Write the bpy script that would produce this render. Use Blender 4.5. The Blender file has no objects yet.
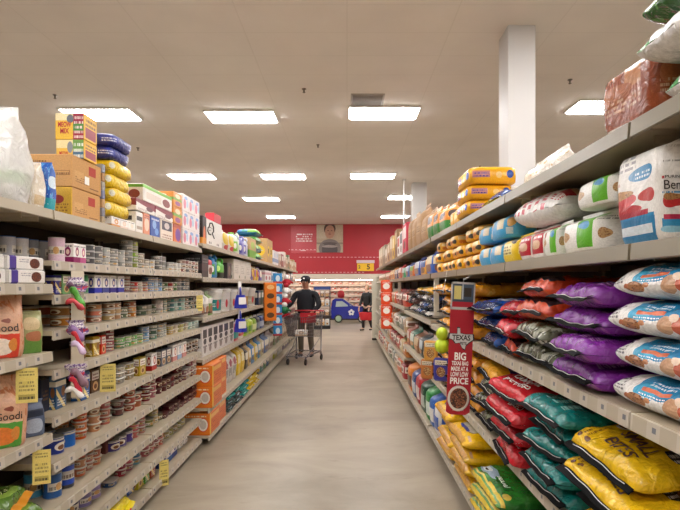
import bpy, bmesh, math, random
from mathutils import Vector, Matrix, noise as mnoise

# ------------------------------------------------------------------ camera, world, exposure
SC = bpy.context.scene
COL = SC.collection
CX, CY, FPX, EYE = 347.0, 286.0, 510.0, 1.6
cam_data = bpy.data.cameras.new('camera')
cam_data.sensor_width = 36.0
cam_data.lens = FPX / 680.0 * 36.0
cam_data.shift_x = -(CX - 340.0) / 680.0
cam_data.shift_y = (CY - 255.0) / 680.0
cam_data.clip_start = 0.05
cam = bpy.data.objects.new('camera', cam_data)
COL.objects.link(cam)
cam.location = (0, 0, EYE)
cam.rotation_euler = (math.radians(90), 0, 0)
SC.camera = cam

world = bpy.data.worlds.new('store_world')
SC.world = world
world.use_nodes = True
world.node_tree.nodes['Background'].inputs[0].default_value = (1.0, 0.93, 0.85, 1)
world.node_tree.nodes['Background'].inputs[1].default_value = 0.05

SC.view_settings.view_transform = 'Standard'
SC.view_settings.look = 'None'
SC.view_settings.exposure = 0.0
SC.view_settings.gamma = 1.0
SC.view_settings.use_curve_mapping = False
LIGHT_STRENGTH = 41.0
LIGHT_COLOR = (1.0, 0.975, 0.968)

# ------------------------------------------------------------------ helpers
PI = math.pi
R = random.Random(7)

def lin(h):
    """hex or 0-255 triple to linear rgba"""
    if isinstance(h, str):
        h = h.lstrip('#')
        c = [int(h[i:i + 2], 16) / 255 for i in (0, 2, 4)]
    else:
        c = [v / 255 for v in h]
    return tuple((v / 12.92 if v <= 0.04045 else ((v + 0.055) / 1.055) ** 2.4) for v in c) + (1.0,)

def ypos(px, X):
    """distance along the aisle of a thing standing at side offset X that shows at picture column px"""
    return FPX * X / (px - CX)

class MB:
    """collects shapes, then links them as ONE mesh object"""
    def __init__(self):
        self.v = []; self.f = []; self.m = []; self.uv = []; self.s = []
    def face(self, idx, mat=0, uvs=None, smooth=False):
        self.f.append(tuple(idx)); self.m.append(mat); self.s.append(smooth)
        self.uv.append(uvs if uvs else [(0.0, 0.0)] * len(idx))
    def box(self, x0, y0, z0, x1, y1, z1, mat=0, bev=0.0, mats=None):
        """mats: optional dict side-> material, sides '-y','+x','+y','-x','+z','-z'"""
        bm = bmesh.new()
        bmesh.ops.create_cube(bm, size=1.0)
        sx, sy, sz = x1 - x0, y1 - y0, z1 - z0
        for vv in bm.verts:
            vv.co = Vector((x0 + (vv.co.x + .5) * sx, y0 + (vv.co.y + .5) * sy, z0 + (vv.co.z + .5) * sz))
        if bev > 0:
            bmesh.ops.bevel(bm, geom=bm.edges[:], offset=min(bev, .45 * min(sx, sy, sz)), segments=1, affect='EDGES')
        bm.normal_update()
        base = len(self.v)
        bm.verts.index_update()
        for vv in bm.verts:
            self.v.append(vv.co.copy())
        for fc in bm.faces:
            n = fc.normal
            a = max(range(3), key=lambda i: abs(n[i]))
            uv = []
            for vv in fc.verts:
                u = (vv.co.x - x0) / sx; w = (vv.co.y - y0) / sy; t = (vv.co.z - z0) / sz
                if a == 1 and n.y < 0: uv.append((u, t))
                elif a == 0 and n.x > 0: uv.append((1 + w, t))
                elif a == 1: uv.append((2 + 1 - u, t))
                elif a == 0: uv.append((3 + 1 - w, t))
                elif n.z > 0: uv.append((u, 1 + w))
                else: uv.append((u, -1 + w))
            side = {0: '+x' if n.x > 0 else '-x', 1: '+y' if n.y > 0 else '-y', 2: '+z' if n.z > 0 else '-z'}[a]
            mm = mats.get(side, mat) if mats else mat
            self.face([base + vv.index for vv in fc.verts], mm, uv)
        bm.free()
        return self
    def lathe(self, prof, seg=16, mats=None, c=(0, 0, 0), close=True, urep=2.0, sx=1.0, sy=1.0, n=2.0):
        """prof: list of (r, z); mats: material per band; n: superellipse exponent"""
        zs = [p[1] for p in prof]; z0, z1 = min(zs), max(zs)
        base = len(self.v)
        k = len(prof)
        for r, z in prof:
            for i in range(seg):
                a = 2 * PI * i / seg
                ca, sa = math.cos(a), math.sin(a)
                x = math.copysign(abs(ca) ** (2 / n), ca); y = math.copysign(abs(sa) ** (2 / n), sa)
                self.v.append(Vector((c[0] + r * x * sx, c[1] + r * y * sy, c[2] + z)))
        for j in range(k - 1):
            for i in range(seg):
                i2 = (i + 1) % seg
                u0, u1 = urep * i / seg, urep * (i + 1) / seg
                t0 = (prof[j][1] - z0) / max(1e-6, z1 - z0); t1 = (prof[j + 1][1] - z0) / max(1e-6, z1 - z0)
                self.face([base + j * seg + i, base + j * seg + i2, base + (j + 1) * seg + i2, base + (j + 1) * seg + i],
                          mats[j] if mats else 0, [(u0, t0), (u1, t0), (u1, t1), (u0, t1)], True)
        if close:
            self.face([base + i for i in reversed(range(seg))], mats[0] if mats else 0, [(0, -1)] * seg)
            self.face([base + (k - 1) * seg + i for i in range(seg)], mats[-1] if mats else 0, [(0.5, 1.5)] * seg)
        return self
    def tube(self, pts, r, seg=6, mat=0, closed=False, radii=None):
        pts = [Vector(p) for p in pts]
        n = len(pts)
        base = len(self.v)
        up = None
        for i, p in enumerate(pts):
            if closed:
                t = (pts[(i + 1) % n] - pts[i - 1])
            else:
                t = pts[min(i + 1, n - 1)] - pts[max(i - 1, 0)]
            t = t.normalized() if t.length > 1e-9 else Vector((0, 0, 1))
            if up is None:
                ref = Vector((0, 0, 1)) if abs(t.z) < .9 else Vector((1, 0, 0))
                a = t.cross(ref).normalized()
            else:
                a = (up - t * up.dot(t))
                a = a.normalized() if a.length > 1e-6 else t.orthogonal().normalized()
            up = a
            b = t.cross(a)
            rr = radii[i] if radii else r
            for k in range(seg):
                th = 2 * PI * k / seg
                self.v.append(p + a * (rr * math.cos(th)) + b * (rr * math.sin(th)))
        rng = n if closed else n - 1
        for i in range(rng):
            j = (i + 1) % n
            for k in range(seg):
                k2 = (k + 1) % seg
                self.face([base + i * seg + k, base + i * seg + k2, base + j * seg + k2, base + j * seg + k], mat, None, seg > 4)
        if not closed:
            self.face([base + k for k in reversed(range(seg))], mat)
            self.face([base + (n - 1) * seg + k for k in range(seg)], mat)
        return self
    def grid(self, fn, nu, nv, mat=0, uvfn=None, smooth=True, flip=False, wrap=False):
        """fn(i/nu, j/nv) -> point"""
        base = len(self.v)
        for j in range(nv + 1):
            for i in range(nu + 1):
                self.v.append(Vector(fn(i / nu, j / nv)))
        for j in range(nv):
            for i in range(nu):
                ids = [(i, j), (i + 1, j), (i + 1, j + 1), (i, j + 1)]
                if flip: ids.reverse()
                uv = [(uvfn(a / nu, b / nv) if uvfn else (a / nu, b / nv)) for a, b in ids]
                self.face([base + b * (nu + 1) + a for a, b in ids], mat, uv, smooth)
        return self
    def poly(self, pts, mat=0, uvs=None):
        base = len(self.v)
        for p in pts: self.v.append(Vector(p))
        self.face(range(base, base + len(pts)), mat, uvs)
        return self
    def prism(self, pts2, y0, y1, mat=0, mat_side=None):
        """outline in x,z extruded from y0 to y1 (front face towards -y at y0)"""
        n = len(pts2); base = len(self.v)
        xs = [p[0] for p in pts2]; zs = [p[1] for p in pts2]
        x0, x1, z0, z1 = min(xs), max(xs), min(zs), max(zs)
        for y in (y0, y1):
            for p in pts2: self.v.append(Vector((p[0], y, p[1])))
        uv = [((p[0] - x0) / (x1 - x0), (p[1] - z0) / (z1 - z0)) for p in pts2]
        self.face(range(base, base + n), mat, uv)
        self.face([base + n + i for i in reversed(range(n))], mat, list(reversed([(u + 2, w) for u, w in uv])))
        for i in range(n):
            j = (i + 1) % n
            self.face([base + j, base + i, base + n + i, base + n + j], mat if mat_side is None else mat_side, [(1.5, 1.5)] * 4)
        return self
    def add(self, other, M=None, mat=None):
        base = len(self.v)
        for p in other.v: self.v.append((M @ p) if M is not None else p.copy())
        for f, m, uv, s in zip(other.f, other.m, other.uv, other.s):
            self.f.append(tuple(base + i for i in f)); self.m.append(m if mat is None else mat); self.uv.append(uv); self.s.append(s)
        return self
    def mesh(self, name, mats):
        me = bpy.data.meshes.new(name)
        me.from_pydata([tuple(p) for p in self.v], [], self.f)
        for m in (mats if isinstance(mats, (list, tuple)) else [mats]): me.materials.append(m)
        me.polygons.foreach_set('material_index', self.m)
        me.polygons.foreach_set('use_smooth', self.s)
        uvl = me.uv_layers.new(name='UVMap')
        flat = []
        for u in self.uv:
            for a in u: flat += [a[0], a[1]]
        uvl.data.foreach_set('uv', flat)
        me.update()
        return me
    def build(self, name, mats, parent=None, loc=None, rotz=None):
        o = bpy.data.objects.new(name, self.mesh(name, mats))
        COL.objects.link(o)
        if parent is not None: o.parent = parent
        if loc is not None: o.location = loc
        if rotz is not None: o.rotation_euler = (0, 0, rotz)
        return o

def tag(o, label, cat, group=None, kind=None):
    o['label'] = label
    if kind != 'structure': o['category'] = cat
    if group: o['group'] = group
    if kind: o['kind'] = kind
    return o

def struct(o, label=None):
    o['kind'] = 'structure'
    if label:
        o['label'] = label
    return o

def empty(name, loc=(0, 0, 0), rotz=0.0):
    o = bpy.data.objects.new(name, None)
    COL.objects.link(o)
    o.location = loc; o.rotation_euler = (0, 0, rotz)
    o.empty_display_size = .05
    return o

USED_PROTO = set()
def place(proto, loc, rot=(0, 0, 0), label=None, cat=None, group=None, color=None, scale=None):
    """first use moves the prototype itself, later uses copy it with its parts"""
    if proto.name not in USED_PROTO:
        USED_PROTO.add(proto.name); r = proto
    else:
        r = proto.copy(); COL.objects.link(r)
        for ch in list(proto.children):
            c = ch.copy(); COL.objects.link(c); c.parent = r
            for g in ch.children:
                d = g.copy(); COL.objects.link(d); d.parent = c
    r.location = loc
    r.rotation_euler = rot if isinstance(rot, (tuple, list)) else (0, 0, rot)
    if scale: r.scale = scale
    if label: r['label'] = label
    if cat: r['category'] = cat
    if group: r['group'] = group
    if color is not None: r.color = lin(color)
    return r

# ------------------------------------------------------------------ materials
def base_mat(name):
    m = bpy.data.materials.new(name); m.use_nodes = True
    return m, m.node_tree, m.node_tree.nodes['Principled BSDF']

def simple(name, col, rough=.5, metal=0.0, bump=0.0, bscale=40.0, emit=0.0, spec=None, var=0.0, objcol=False, coat=0.0):
    m, nt, b = base_mat(name)
    b.inputs['Base Color'].default_value = lin(col)
    b.inputs['Roughness'].default_value = rough
    b.inputs['Metallic'].default_value = metal
    if coat: b.inputs['Coat Weight'].default_value = coat
    if spec is not None: b.inputs['Specular IOR Level'].default_value = spec
    src = None
    if objcol:
        oi = nt.nodes.new('ShaderNodeObjectInfo'); src = oi.outputs['Color']
        nt.links.new(src, b.inputs['Base Color'])
    if var:
        tc = nt.nodes.new('ShaderNodeTexCoord'); nz = nt.nodes.new('ShaderNodeTexNoise')
        nz.inputs['Scale'].default_value = bscale * .25; nz.inputs['Detail'].default_value = 4
        nt.links.new(tc.outputs['Object'], nz.inputs['Vector'])
        mx = nt.nodes.new('ShaderNodeMix'); mx.data_type = 'RGBA'; mx.blend_type = 'MULTIPLY'
        cr = nt.nodes.new('ShaderNodeMapRange'); cr.inputs[1].default_value = .3; cr.inputs[2].default_value = .7
        cr.inputs[3].default_value = 1 - var; cr.inputs[4].default_value = 1.0
        nt.links.new(nz.outputs['Fac'], cr.inputs[0])
        mx.inputs[0].default_value = 1.0
        if src: nt.links.new(src, mx.inputs[6])
        else: mx.inputs[6].default_value = lin(col)
        nt.links.new(cr.outputs[0], mx.inputs[7]); nt.links.new(mx.outputs[2], b.inputs['Base Color'])
    if bump:
        tc = nt.nodes.new('ShaderNodeTexCoord'); nz = nt.nodes.new('ShaderNodeTexNoise')
        nz.inputs['Scale'].default_value = bscale; nz.inputs['Detail'].default_value = 3
        bp = nt.nodes.new('ShaderNodeBump'); bp.inputs['Strength'].default_value = bump; bp.inputs['Distance'].default_value = .01
        nt.links.new(tc.outputs['Object'], nz.inputs['Vector']); nt.links.new(nz.outputs['Fac'], bp.inputs['Height'])
        nt.links.new(bp.outputs['Normal'], b.inputs['Normal'])
    if emit:
        b.inputs['Emission Color'].default_value = lin(col); b.inputs['Emission Strength'].default_value = emit
    return m

DCACHE = {}
def printed(name, base, layers, rough=.4, rep=True, wob=0.0, bump=0.0, bscale=14.0, coat=0.0, swirl=0.0):
    """printed packaging: flat shapes laid over a base colour in the UV frame of the package.
    layer = (kind, ..., colour): R x0 y0 x1 y1 | E cx cy rx ry | T x0 y0 x1 y1 lines | S cx cy rx ry scale colour2 | D a b lo hi (band a*u+b*v) | N scale threshold
    colour 'OBJ' is the colour of the object carrying it."""
    key = name
    if key in DCACHE: return DCACHE[key]
    m, nt, b = base_mat(name)
    N = nt.nodes.new; L = nt.links.new
    b.inputs['Roughness'].default_value = rough
    if coat: b.inputs['Coat Weight'].default_value = coat; b.inputs['Coat Roughness'].default_value = .15
    uvn = N('ShaderNodeUVMap'); uvn.uv_map = 'UVMap'
    uv = uvn.outputs[0]
    tcn = N('ShaderNodeTexCoord')
    obj = N('ShaderNodeObjectInfo')
    if rep:
        # repeat the print around the sides only: u is wrapped, v is not
        sp = N('ShaderNodeSeparateXYZ'); L(uv, sp.inputs[0])
        fr = N('ShaderNodeMath'); fr.operation = 'FRACT'; L(sp.outputs[0], fr.inputs[0])
        cb = N('ShaderNodeCombineXYZ'); L(fr.outputs[0], cb.inputs[0]); L(sp.outputs[1], cb.inputs[1]); uv = cb.outputs[0]
    if wob:
        nz = N('ShaderNodeTexNoise'); nz.inputs['Scale'].default_value = 7; nz.inputs['Detail'].default_value = 2
        L(uv, nz.inputs['Vector'])
        sb = N('ShaderNodeVectorMath'); sb.operation = 'SUBTRACT'; L(nz.outputs['Color'], sb.inputs[0]); sb.inputs[1].default_value = (.5, .5, .5)
        ma = N('ShaderNodeVectorMath'); ma.operation = 'MULTIPLY_ADD'; L(sb.outputs[0], ma.inputs[0]); ma.inputs[1].default_value = (wob, wob, 0); L(uv, ma.inputs[2])
        uv = ma.outputs[0]
    sepuv = N('ShaderNodeSeparateXYZ'); L(uv, sepuv.inputs[0])
    def col_sock(c, sock):
        if c == 'OBJ': L(obj.outputs['Color'], sock)
        else: sock.default_value = lin(c)
    def vec(cx, cy, rx, ry):
        n = N('ShaderNodeVectorMath'); n.operation = 'MULTIPLY_ADD'
        L(uv, n.inputs[0]); n.inputs[1].default_value = (1 / rx, 1 / ry, 0); n.inputs[2].default_value = (-cx / rx, -cy / ry, 0)
        return n.outputs[0]
    def lt(s, v=1.0):
        n = N('ShaderNodeMath'); n.operation = 'LESS_THAN'; L(s, n.inputs[0]); n.inputs[1].default_value = v; return n.outputs[0]
    def mul(a, c):
        n = N('ShaderNodeMath'); n.operation = 'MULTIPLY'; L(a, n.inputs[0]); L(c, n.inputs[1]); return n.outputs[0]
    def ell(cx, cy, rx, ry):
        n = N('ShaderNodeVectorMath'); n.operation = 'LENGTH'; L(vec(cx, cy, rx, ry), n.inputs[0]); return lt(n.outputs['Value'])
    def rect(x0, y0, x1, y1):
        v = vec((x0 + x1) / 2, (y0 + y1) / 2, (x1 - x0) / 2, (y1 - y0) / 2)
        a = N('ShaderNodeVectorMath'); a.operation = 'ABSOLUTE'; L(v, a.inputs[0])
        s = N('ShaderNodeSeparateXYZ'); L(a.outputs[0], s.inputs[0])
        mx = N('ShaderNodeMath'); mx.operation = 'MAXIMUM'; L(s.outputs[0], mx.inputs[0]); L(s.outputs[1], mx.inputs[1])
        return lt(mx.outputs[0])
    cur = None
    def over(mask, c):
        nonlocal cur
        mx = N('ShaderNodeMix'); mx.data_type = 'RGBA'
        L(mask, mx.inputs[0])
        if cur is None: col_sock(base, mx.inputs[6])
        else: L(cur, mx.inputs[6])
        col_sock(c, mx.inputs[7])
        cur = mx.outputs[2]
    for ly in layers:
        k = ly[0]
        if k == 'R': over(rect(*ly[1:5]), ly[5])
        elif k == 'E': over(ell(*ly[1:5]), ly[5])
        elif k == 'T':
            x0, y0, x1, y1, n = ly[1:6]
            msk = rect(x0, y0, x1, y1)
            # rows of small print: stripes in v broken by noise in u
            w = N('ShaderNodeMath'); w.operation = 'MULTIPLY_ADD'; L(sepuv.outputs[1], w.inputs[0]); w.inputs[1].default_value = n / (y1 - y0); w.inputs[2].default_value = -y0 * n / (y1 - y0)
            f2 = N('ShaderNodeMath'); f2.operation = 'FRACT'; L(w.outputs[0], f2.inputs[0])
            row = lt(f2.outputs[0], .55)
            fl = N('ShaderNodeMath'); fl.operation = 'FLOOR'; L(w.outputs[0], fl.inputs[0])
            cb = N('ShaderNodeCombineXYZ')
            u2 = N('ShaderNodeMath'); u2.operation = 'MULTIPLY'; L(sepuv.outputs[0], u2.inputs[0]); u2.inputs[1].default_value = 26 / max(.2, (x1 - x0))
            L(u2.outputs[0], cb.inputs[0]); L(fl.outputs[0], cb.inputs[1])
            wn = N('ShaderNodeTexNoise'); wn.inputs['Scale'].default_value = .8; wn.inputs['Detail'].default_value = 0; L(cb.outputs[0], wn.inputs['Vector'])
            over(mul(mul(msk, row), lt(wn.outputs['Fac'], .52)), ly[6])
        elif k == 'S':
            cx, cy, rx, ry, sc, c2, c1 = ly[1:8]
            msk = ell(cx, cy, rx, ry)
            over(msk, c1)
            vo = N('ShaderNodeTexVoronoi'); vo.inputs['Scale'].default_value = sc; L(uv, vo.inputs['Vector'])
            over(mul(msk, lt(vo.outputs['Distance'], .38)), c2)
        elif k == 'D':
            a_, b_, lo, hi = ly[1:5]
            d = N('ShaderNodeVectorMath'); d.operation = 'DOT_PRODUCT'; L(uv, d.inputs[0]); d.inputs[1].default_value = (a_, b_, 0)
            c_ = N('ShaderNodeMath'); c_.operation = 'COMPARE'; L(d.outputs['Value'], c_.inputs[0]); c_.inputs[1].default_value = (lo + hi) / 2; c_.inputs[2].default_value = (hi - lo) / 2
            over(c_.outputs[0], ly[5])
        elif k == 'N':
            nz = N('ShaderNodeTexNoise'); nz.inputs['Scale'].default_value = ly[1]; nz.inputs['Detail'].default_value = 3; L(uv, nz.inputs['Vector'])
            g = N('ShaderNodeMath'); g.operation = 'GREATER_THAN'; L(nz.outputs['Fac'], g.inputs[0]); g.inputs[1].default_value = ly[2]
            over(g.outputs[0], ly[3])
    # fine print: small flecks of lighter and darker ink all over the package
    fp = N('ShaderNodeTexNoise'); fp.inputs['Scale'].default_value = 26; fp.inputs['Detail'].default_value = 3; fp.inputs['Roughness'].default_value = .7; L(uv, fp.inputs['Vector'])
    fm = N('ShaderNodeMapRange'); fm.inputs[1].default_value = .36; fm.inputs[2].default_value = .62; fm.inputs[3].default_value = .84; fm.inputs[4].default_value = 1.03; L(fp.outputs['Fac'], fm.inputs[0])
    fx = N('ShaderNodeMix'); fx.data_type = 'RGBA'; fx.blend_type = 'MULTIPLY'; fx.inputs[0].default_value = 1.0
    if cur is None: col_sock(base, fx.inputs[6])
    else: L(cur, fx.inputs[6])
    L(fm.outputs[0], fx.inputs[7]); L(fx.outputs[2], b.inputs['Base Color'])
    if bump:
        nz = N('ShaderNodeTexNoise'); nz.inputs['Scale'].default_value = bscale; nz.inputs['Detail'].default_value = 4; nz.inputs['Distortion'].default_value = 1.2
        L(tcn.outputs['Object'], nz.inputs['Vector'])
        bp = N('ShaderNodeBump'); bp.inputs['Strength'].default_value = bump; bp.inputs['Distance'].default_value = .02
        L(nz.outputs['Fac'], bp.inputs['Height']); L(bp.outputs['Normal'], b.inputs['Normal'])
    DCACHE[key] = m
    return m

# plain materials
M_shelf = simple('almond_shelf_metal', 'b8aa92', .45, var=.15, bscale=20)
M_rail = None
M_under = M_shelf
M_back = simple('brown_back_panel', '41322a', .75, var=.3, bscale=30)
M_upright = simple('dark_upright_metal', '6b5b46', .55, .3)
M_kick = simple('black_kick_plate', '2a2622', .6)
M_wire = simple('galvanised_wire', 'a9a7a2', .3, .9)
M_black = simple('black_plastic', '17161a', .38)
M_dark = simple('dark_grey_plastic', '3a3a3d', .5)
M_white = simple('white_plastic', 'e9e7e2', .4)
M_steel = simple('can_steel', 'b9b8b4', .28, .85)
M_clear_col = None

def rail_mat():
    """price rail: almond strip with white paper tickets along it"""
    m, nt, b = base_mat('price_rail_tickets')
    N = nt.nodes.new; L = nt.links.new
    tc = N('ShaderNodeTexCoord'); sp = N('ShaderNodeSeparateXYZ'); L(tc.outputs['Object'], sp.inputs[0])
    mu = N('ShaderNodeMath'); mu.operation = 'MULTIPLY'; L(sp.outputs[1], mu.inputs[0]); mu.inputs[1].default_value = 7.5
    fr = N('ShaderNodeMath'); fr.operation = 'FRACT'; L(mu.outputs[0], fr.inputs[0])
    l1 = N('ShaderNodeMath'); l1.operation = 'LESS_THAN'; L(fr.outputs[0], l1.inputs[0]); l1.inputs[1].default_value = .46
    l2 = N('ShaderNodeMath'); l2.operation = 'COMPARE'; L(fr.outputs[0], l2.inputs[0]); l2.inputs[1].default_value = .2; l2.inputs[2].default_value = .07
    mx = N('ShaderNodeMix'); mx.data_type = 'RGBA'; L(l1.outputs[0], mx.inputs[0]); mx.inputs[6].default_value = lin('ada28f'); mx.inputs[7].default_value = lin('bab1a2')
    zb = N('ShaderNodeMath'); zb.operation = 'COMPARE'; L(sp.outputs[2], zb.inputs[0]); zb.inputs[1].default_value = -.022; zb.inputs[2].default_value = .008
    an = N('ShaderNodeMath'); an.operation = 'MULTIPLY'; L(l2.outputs[0], an.inputs[0]); L(zb.outputs[0], an.inputs[1])
    m2 = N('ShaderNodeMix'); m2.data_type = 'RGBA'; L(an.outputs[0], m2.inputs[0]); L(mx.outputs[2], m2.inputs[6]); m2.inputs[7].default_value = lin('676a72')
    L(m2.outputs[2], b.inputs['Base Color']); b.inputs['Roughness'].default_value = .35
    return m
M_rail = rail_mat()

# ------------------------------------------------------------------ lettering
TXT = {}
def text_mb(s, w=None, h=None, mat=0, bold=0.0, shear=0.0, sub=0, font_space=1.0):
    """flat lettering in x,z plane centred on the origin and fitted to w x h"""
    key = (s, bold, shear, sub, font_space)
    if key not in TXT:
        cu = bpy.data.curves.new('lettering', 'FONT'); cu.body = s; cu.align_x = 'CENTER'; cu.resolution_u = 3
        cu.offset = bold; cu.shear = shear; cu.space_character = font_space
        o = bpy.data.objects.new('lettering_tmp', cu); COL.objects.link(o)
        dg = bpy.context.evaluated_depsgraph_get()
        me = bpy.data.meshes.new_from_object(o.evaluated_get(dg))
        bm = bmesh.new(); bm.from_mesh(me)
        bmesh.ops.triangulate(bm, faces=bm.faces[:])
        for _ in range(sub):
            bmesh.ops.subdivide_edges(bm, edges=[e for e in bm.edges if e.calc_length() > .12], cuts=1)
            bmesh.ops.triangulate(bm, faces=bm.faces[:])
        bm.verts.index_update()
        TXT[key] = ([v.co.copy() for v in bm.verts], [[v.index for v in f.verts] for f in bm.faces])
        bm.free(); bpy.data.meshes.remove(me); bpy.data.objects.remove(o); bpy.data.curves.remove(cu)
    vs, fs = TXT[key]
    xs = [v.x for v in vs]; ys = [v.y for v in vs]
    cx, cy = (min(xs) + max(xs)) / 2, (min(ys) + max(ys)) / 2
    W, Hh = max(xs) - min(xs), max(ys) - min(ys)
    sx = w / W if w else (h / Hh); sy = h / Hh if h else sx
    mb = MB()
    mb.v = [Vector(((v.x - cx) * sx, 0, (v.y - cy) * sy)) for v in vs]
    for f in fs: mb.face(f, mat)
    return mb

ORD = ['first', 'second', 'third', 'fourth', 'fifth', 'sixth', 'seventh', 'eighth', 'ninth', 'tenth', 'eleventh', 'twelfth', 'thirteenth',
       'fourteenth', 'fifteenth', 'sixteenth', 'seventeenth', 'eighteenth', 'nineteenth', 'twentieth', 'twenty-first', 'twenty-second', 'twenty-third', 'twenty-fourth',
       'twenty-fifth', 'twenty-sixth', 'twenty-seventh', 'twenty-eighth', 'twenty-ninth', 'thirtieth']
def level_word(k, n):
    if n == 1: return ''
    if k == n - 1: return 'top'
    if k == 0: return 'bottom'
    if n == 3: return 'middle'
    return ORD[k] + ' up'
# ------------------------------------------------------------------ setting
CEIL = 4.63
RX0, RX1, RY0, RY1 = -13.0, 13.0, -6.0, 25.0

def floor_mat():
    m, nt, b = base_mat('polished_concrete')
    N = nt.nodes.new; L = nt.links.new
    tc = N('ShaderNodeTexCoord')
    mp = N('ShaderNodeMapping'); mp.inputs['Scale'].default_value = (.55, 1.1, 1); L(tc.outputs['Object'], mp.inputs[0])
    n1 = N('ShaderNodeTexNoise'); n1.inputs['Scale'].default_value = 1.3; n1.inputs['Detail'].default_value = 7; n1.inputs['Roughness'].default_value = .62; n1.inputs['Distortion'].default_value = .6
    L(mp.outputs[0], n1.inputs['Vector'])
    r1 = N('ShaderNodeValToRGB'); r1.color_ramp.elements[0].position = .33; r1.color_ramp.elements[0].color = lin('7d715f')
    r1.color_ramp.elements[1].position = .66; r1.color_ramp.elements[1].color = lin('a19583'); L(n1.outputs['Fac'], r1.inputs[0])
    n2 = N('ShaderNodeTexNoise'); n2.inputs['Scale'].default_value = 2.1; n2.inputs['Detail'].default_value = 5; n2.inputs['Roughness'].default_value = .7
    mp2 = N('ShaderNodeMapping'); mp2.inputs['Scale'].default_value = (.8, 1.7, 1); mp2.inputs['Location'].default_value = (3.1, 7.7, 0); L(tc.outputs['Object'], mp2.inputs[0]); L(mp2.outputs[0], n2.inputs['Vector'])
    r2 = N('ShaderNodeMapRange'); r2.inputs[1].default_value = .6; r2.inputs[2].default_value = .78; r2.inputs[3].default_value = 0; r2.inputs[4].default_value = .75; L(n2.outputs['Fac'], r2.inputs[0])
    mx = N('ShaderNodeMix'); mx.data_type = 'RGBA'; L(r2.outputs[0], mx.inputs[0]); L(r1.outputs[0], mx.inputs[6]); mx.inputs[7].default_value = lin('5f5342')
    L(mx.outputs[2], b.inputs['Base Color'])
    rr = N('ShaderNodeMapRange'); rr.inputs[3].default_value = .28; rr.inputs[4].default_value = .5; L(n1.outputs['Fac'], rr.inputs[0]); L(rr.outputs[0], b.inputs['Roughness'])
    b.inputs['Specular IOR Level'].default_value = .45
    return m

def ceiling_mat():
    m, nt, b = base_mat('ceiling_tiles')
    N = nt.nodes.new; L = nt.links.new
    tc = N('ShaderNodeTexCoord')
    br = N('ShaderNodeTexBrick'); br.offset = 0; br.inputs['Scale'].default_value = 1.0
    br.inputs['Brick Width'].default_value = 1.22; br.inputs['Row Height'].default_value = .61; br.inputs['Mortar Size'].default_value = .008
    br.inputs['Color1'].default_value = lin('ebe5df'); br.inputs['Color2'].default_value = lin('e9e3dd'); br.inputs['Mortar'].default_value = lin('e3ddd6')
    L(tc.outputs['Object'], br.inputs['Vector'])
    nz = N('ShaderNodeTexNoise'); nz.inputs['Scale'].default_value = 1.1; nz.inputs['Detail'].default_value = 5; L(tc.outputs['Object'], nz.inputs['Vector'])
    mr = N('ShaderNodeMapRange'); mr.inputs[1].default_value = .35; mr.inputs[2].default_value = .7; mr.inputs[3].default_value = .93; mr.inputs[4].default_value = 1; L(nz.outputs['Fac'], mr.inputs[0])
    mx = N('ShaderNodeMix'); mx.data_type = 'RGBA'; mx.blend_type = 'MULTIPLY'; mx.inputs[0].default_value = 1; L(br.outputs['Color'], mx.inputs[6]); L(mr.outputs[0], mx.inputs[7])
    L(mx.outputs[2], b.inputs['Base Color']); b.inputs['Roughness'].default_value = .9
    return m

struct(MB().box(RX0, RY0, -.1, RX1, RY1, 0).build('floor', floor_mat()), 'grey brown polished concrete floor of the aisle')
struct(MB().box(RX0, RY0, CEIL, RX1, RY1, CEIL + .1).build('ceiling', ceiling_mat()), 'beige suspended tile ceiling')
M_redwall = simple('red_wall_paint', 'b5232f', .5, var=.08, bscale=6)
M_sidewall = simple('side_wall_paint', 'b9ab98', .7)
struct(MB().box(RX0, RY1, 0, RX1, RY1 + .1, CEIL).build('wall_back', M_redwall), 'red painted wall at the end of the aisle')
struct(MB().box(RX0 - .1, RY0, 0, RX0, RY1, CEIL).build('wall_left', M_sidewall))
struct(MB().box(RX1, RY0, 0, RX1 + .1, RY1, CEIL).build('wall_right', M_sidewall))
struct(MB().box(RX0, RY0 - .1, 0, RX1, RY0, CEIL).build('wall_front', M_sidewall))

# columns
M_col = simple('white_column_paint', 'bdbab7', .5)
struct(MB().box(1.87, 5.92, 0, 2.19, 6.28, CEIL, bev=.006).build('column', M_col), 'white square column rising behind the dog food shelving')
struct(MB().box(1.92, 14.9, 0, 2.33, 15.3, CEIL, bev=.006).build('column', M_col), 'white square column farther down the aisle, half hidden by tall bags')

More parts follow.
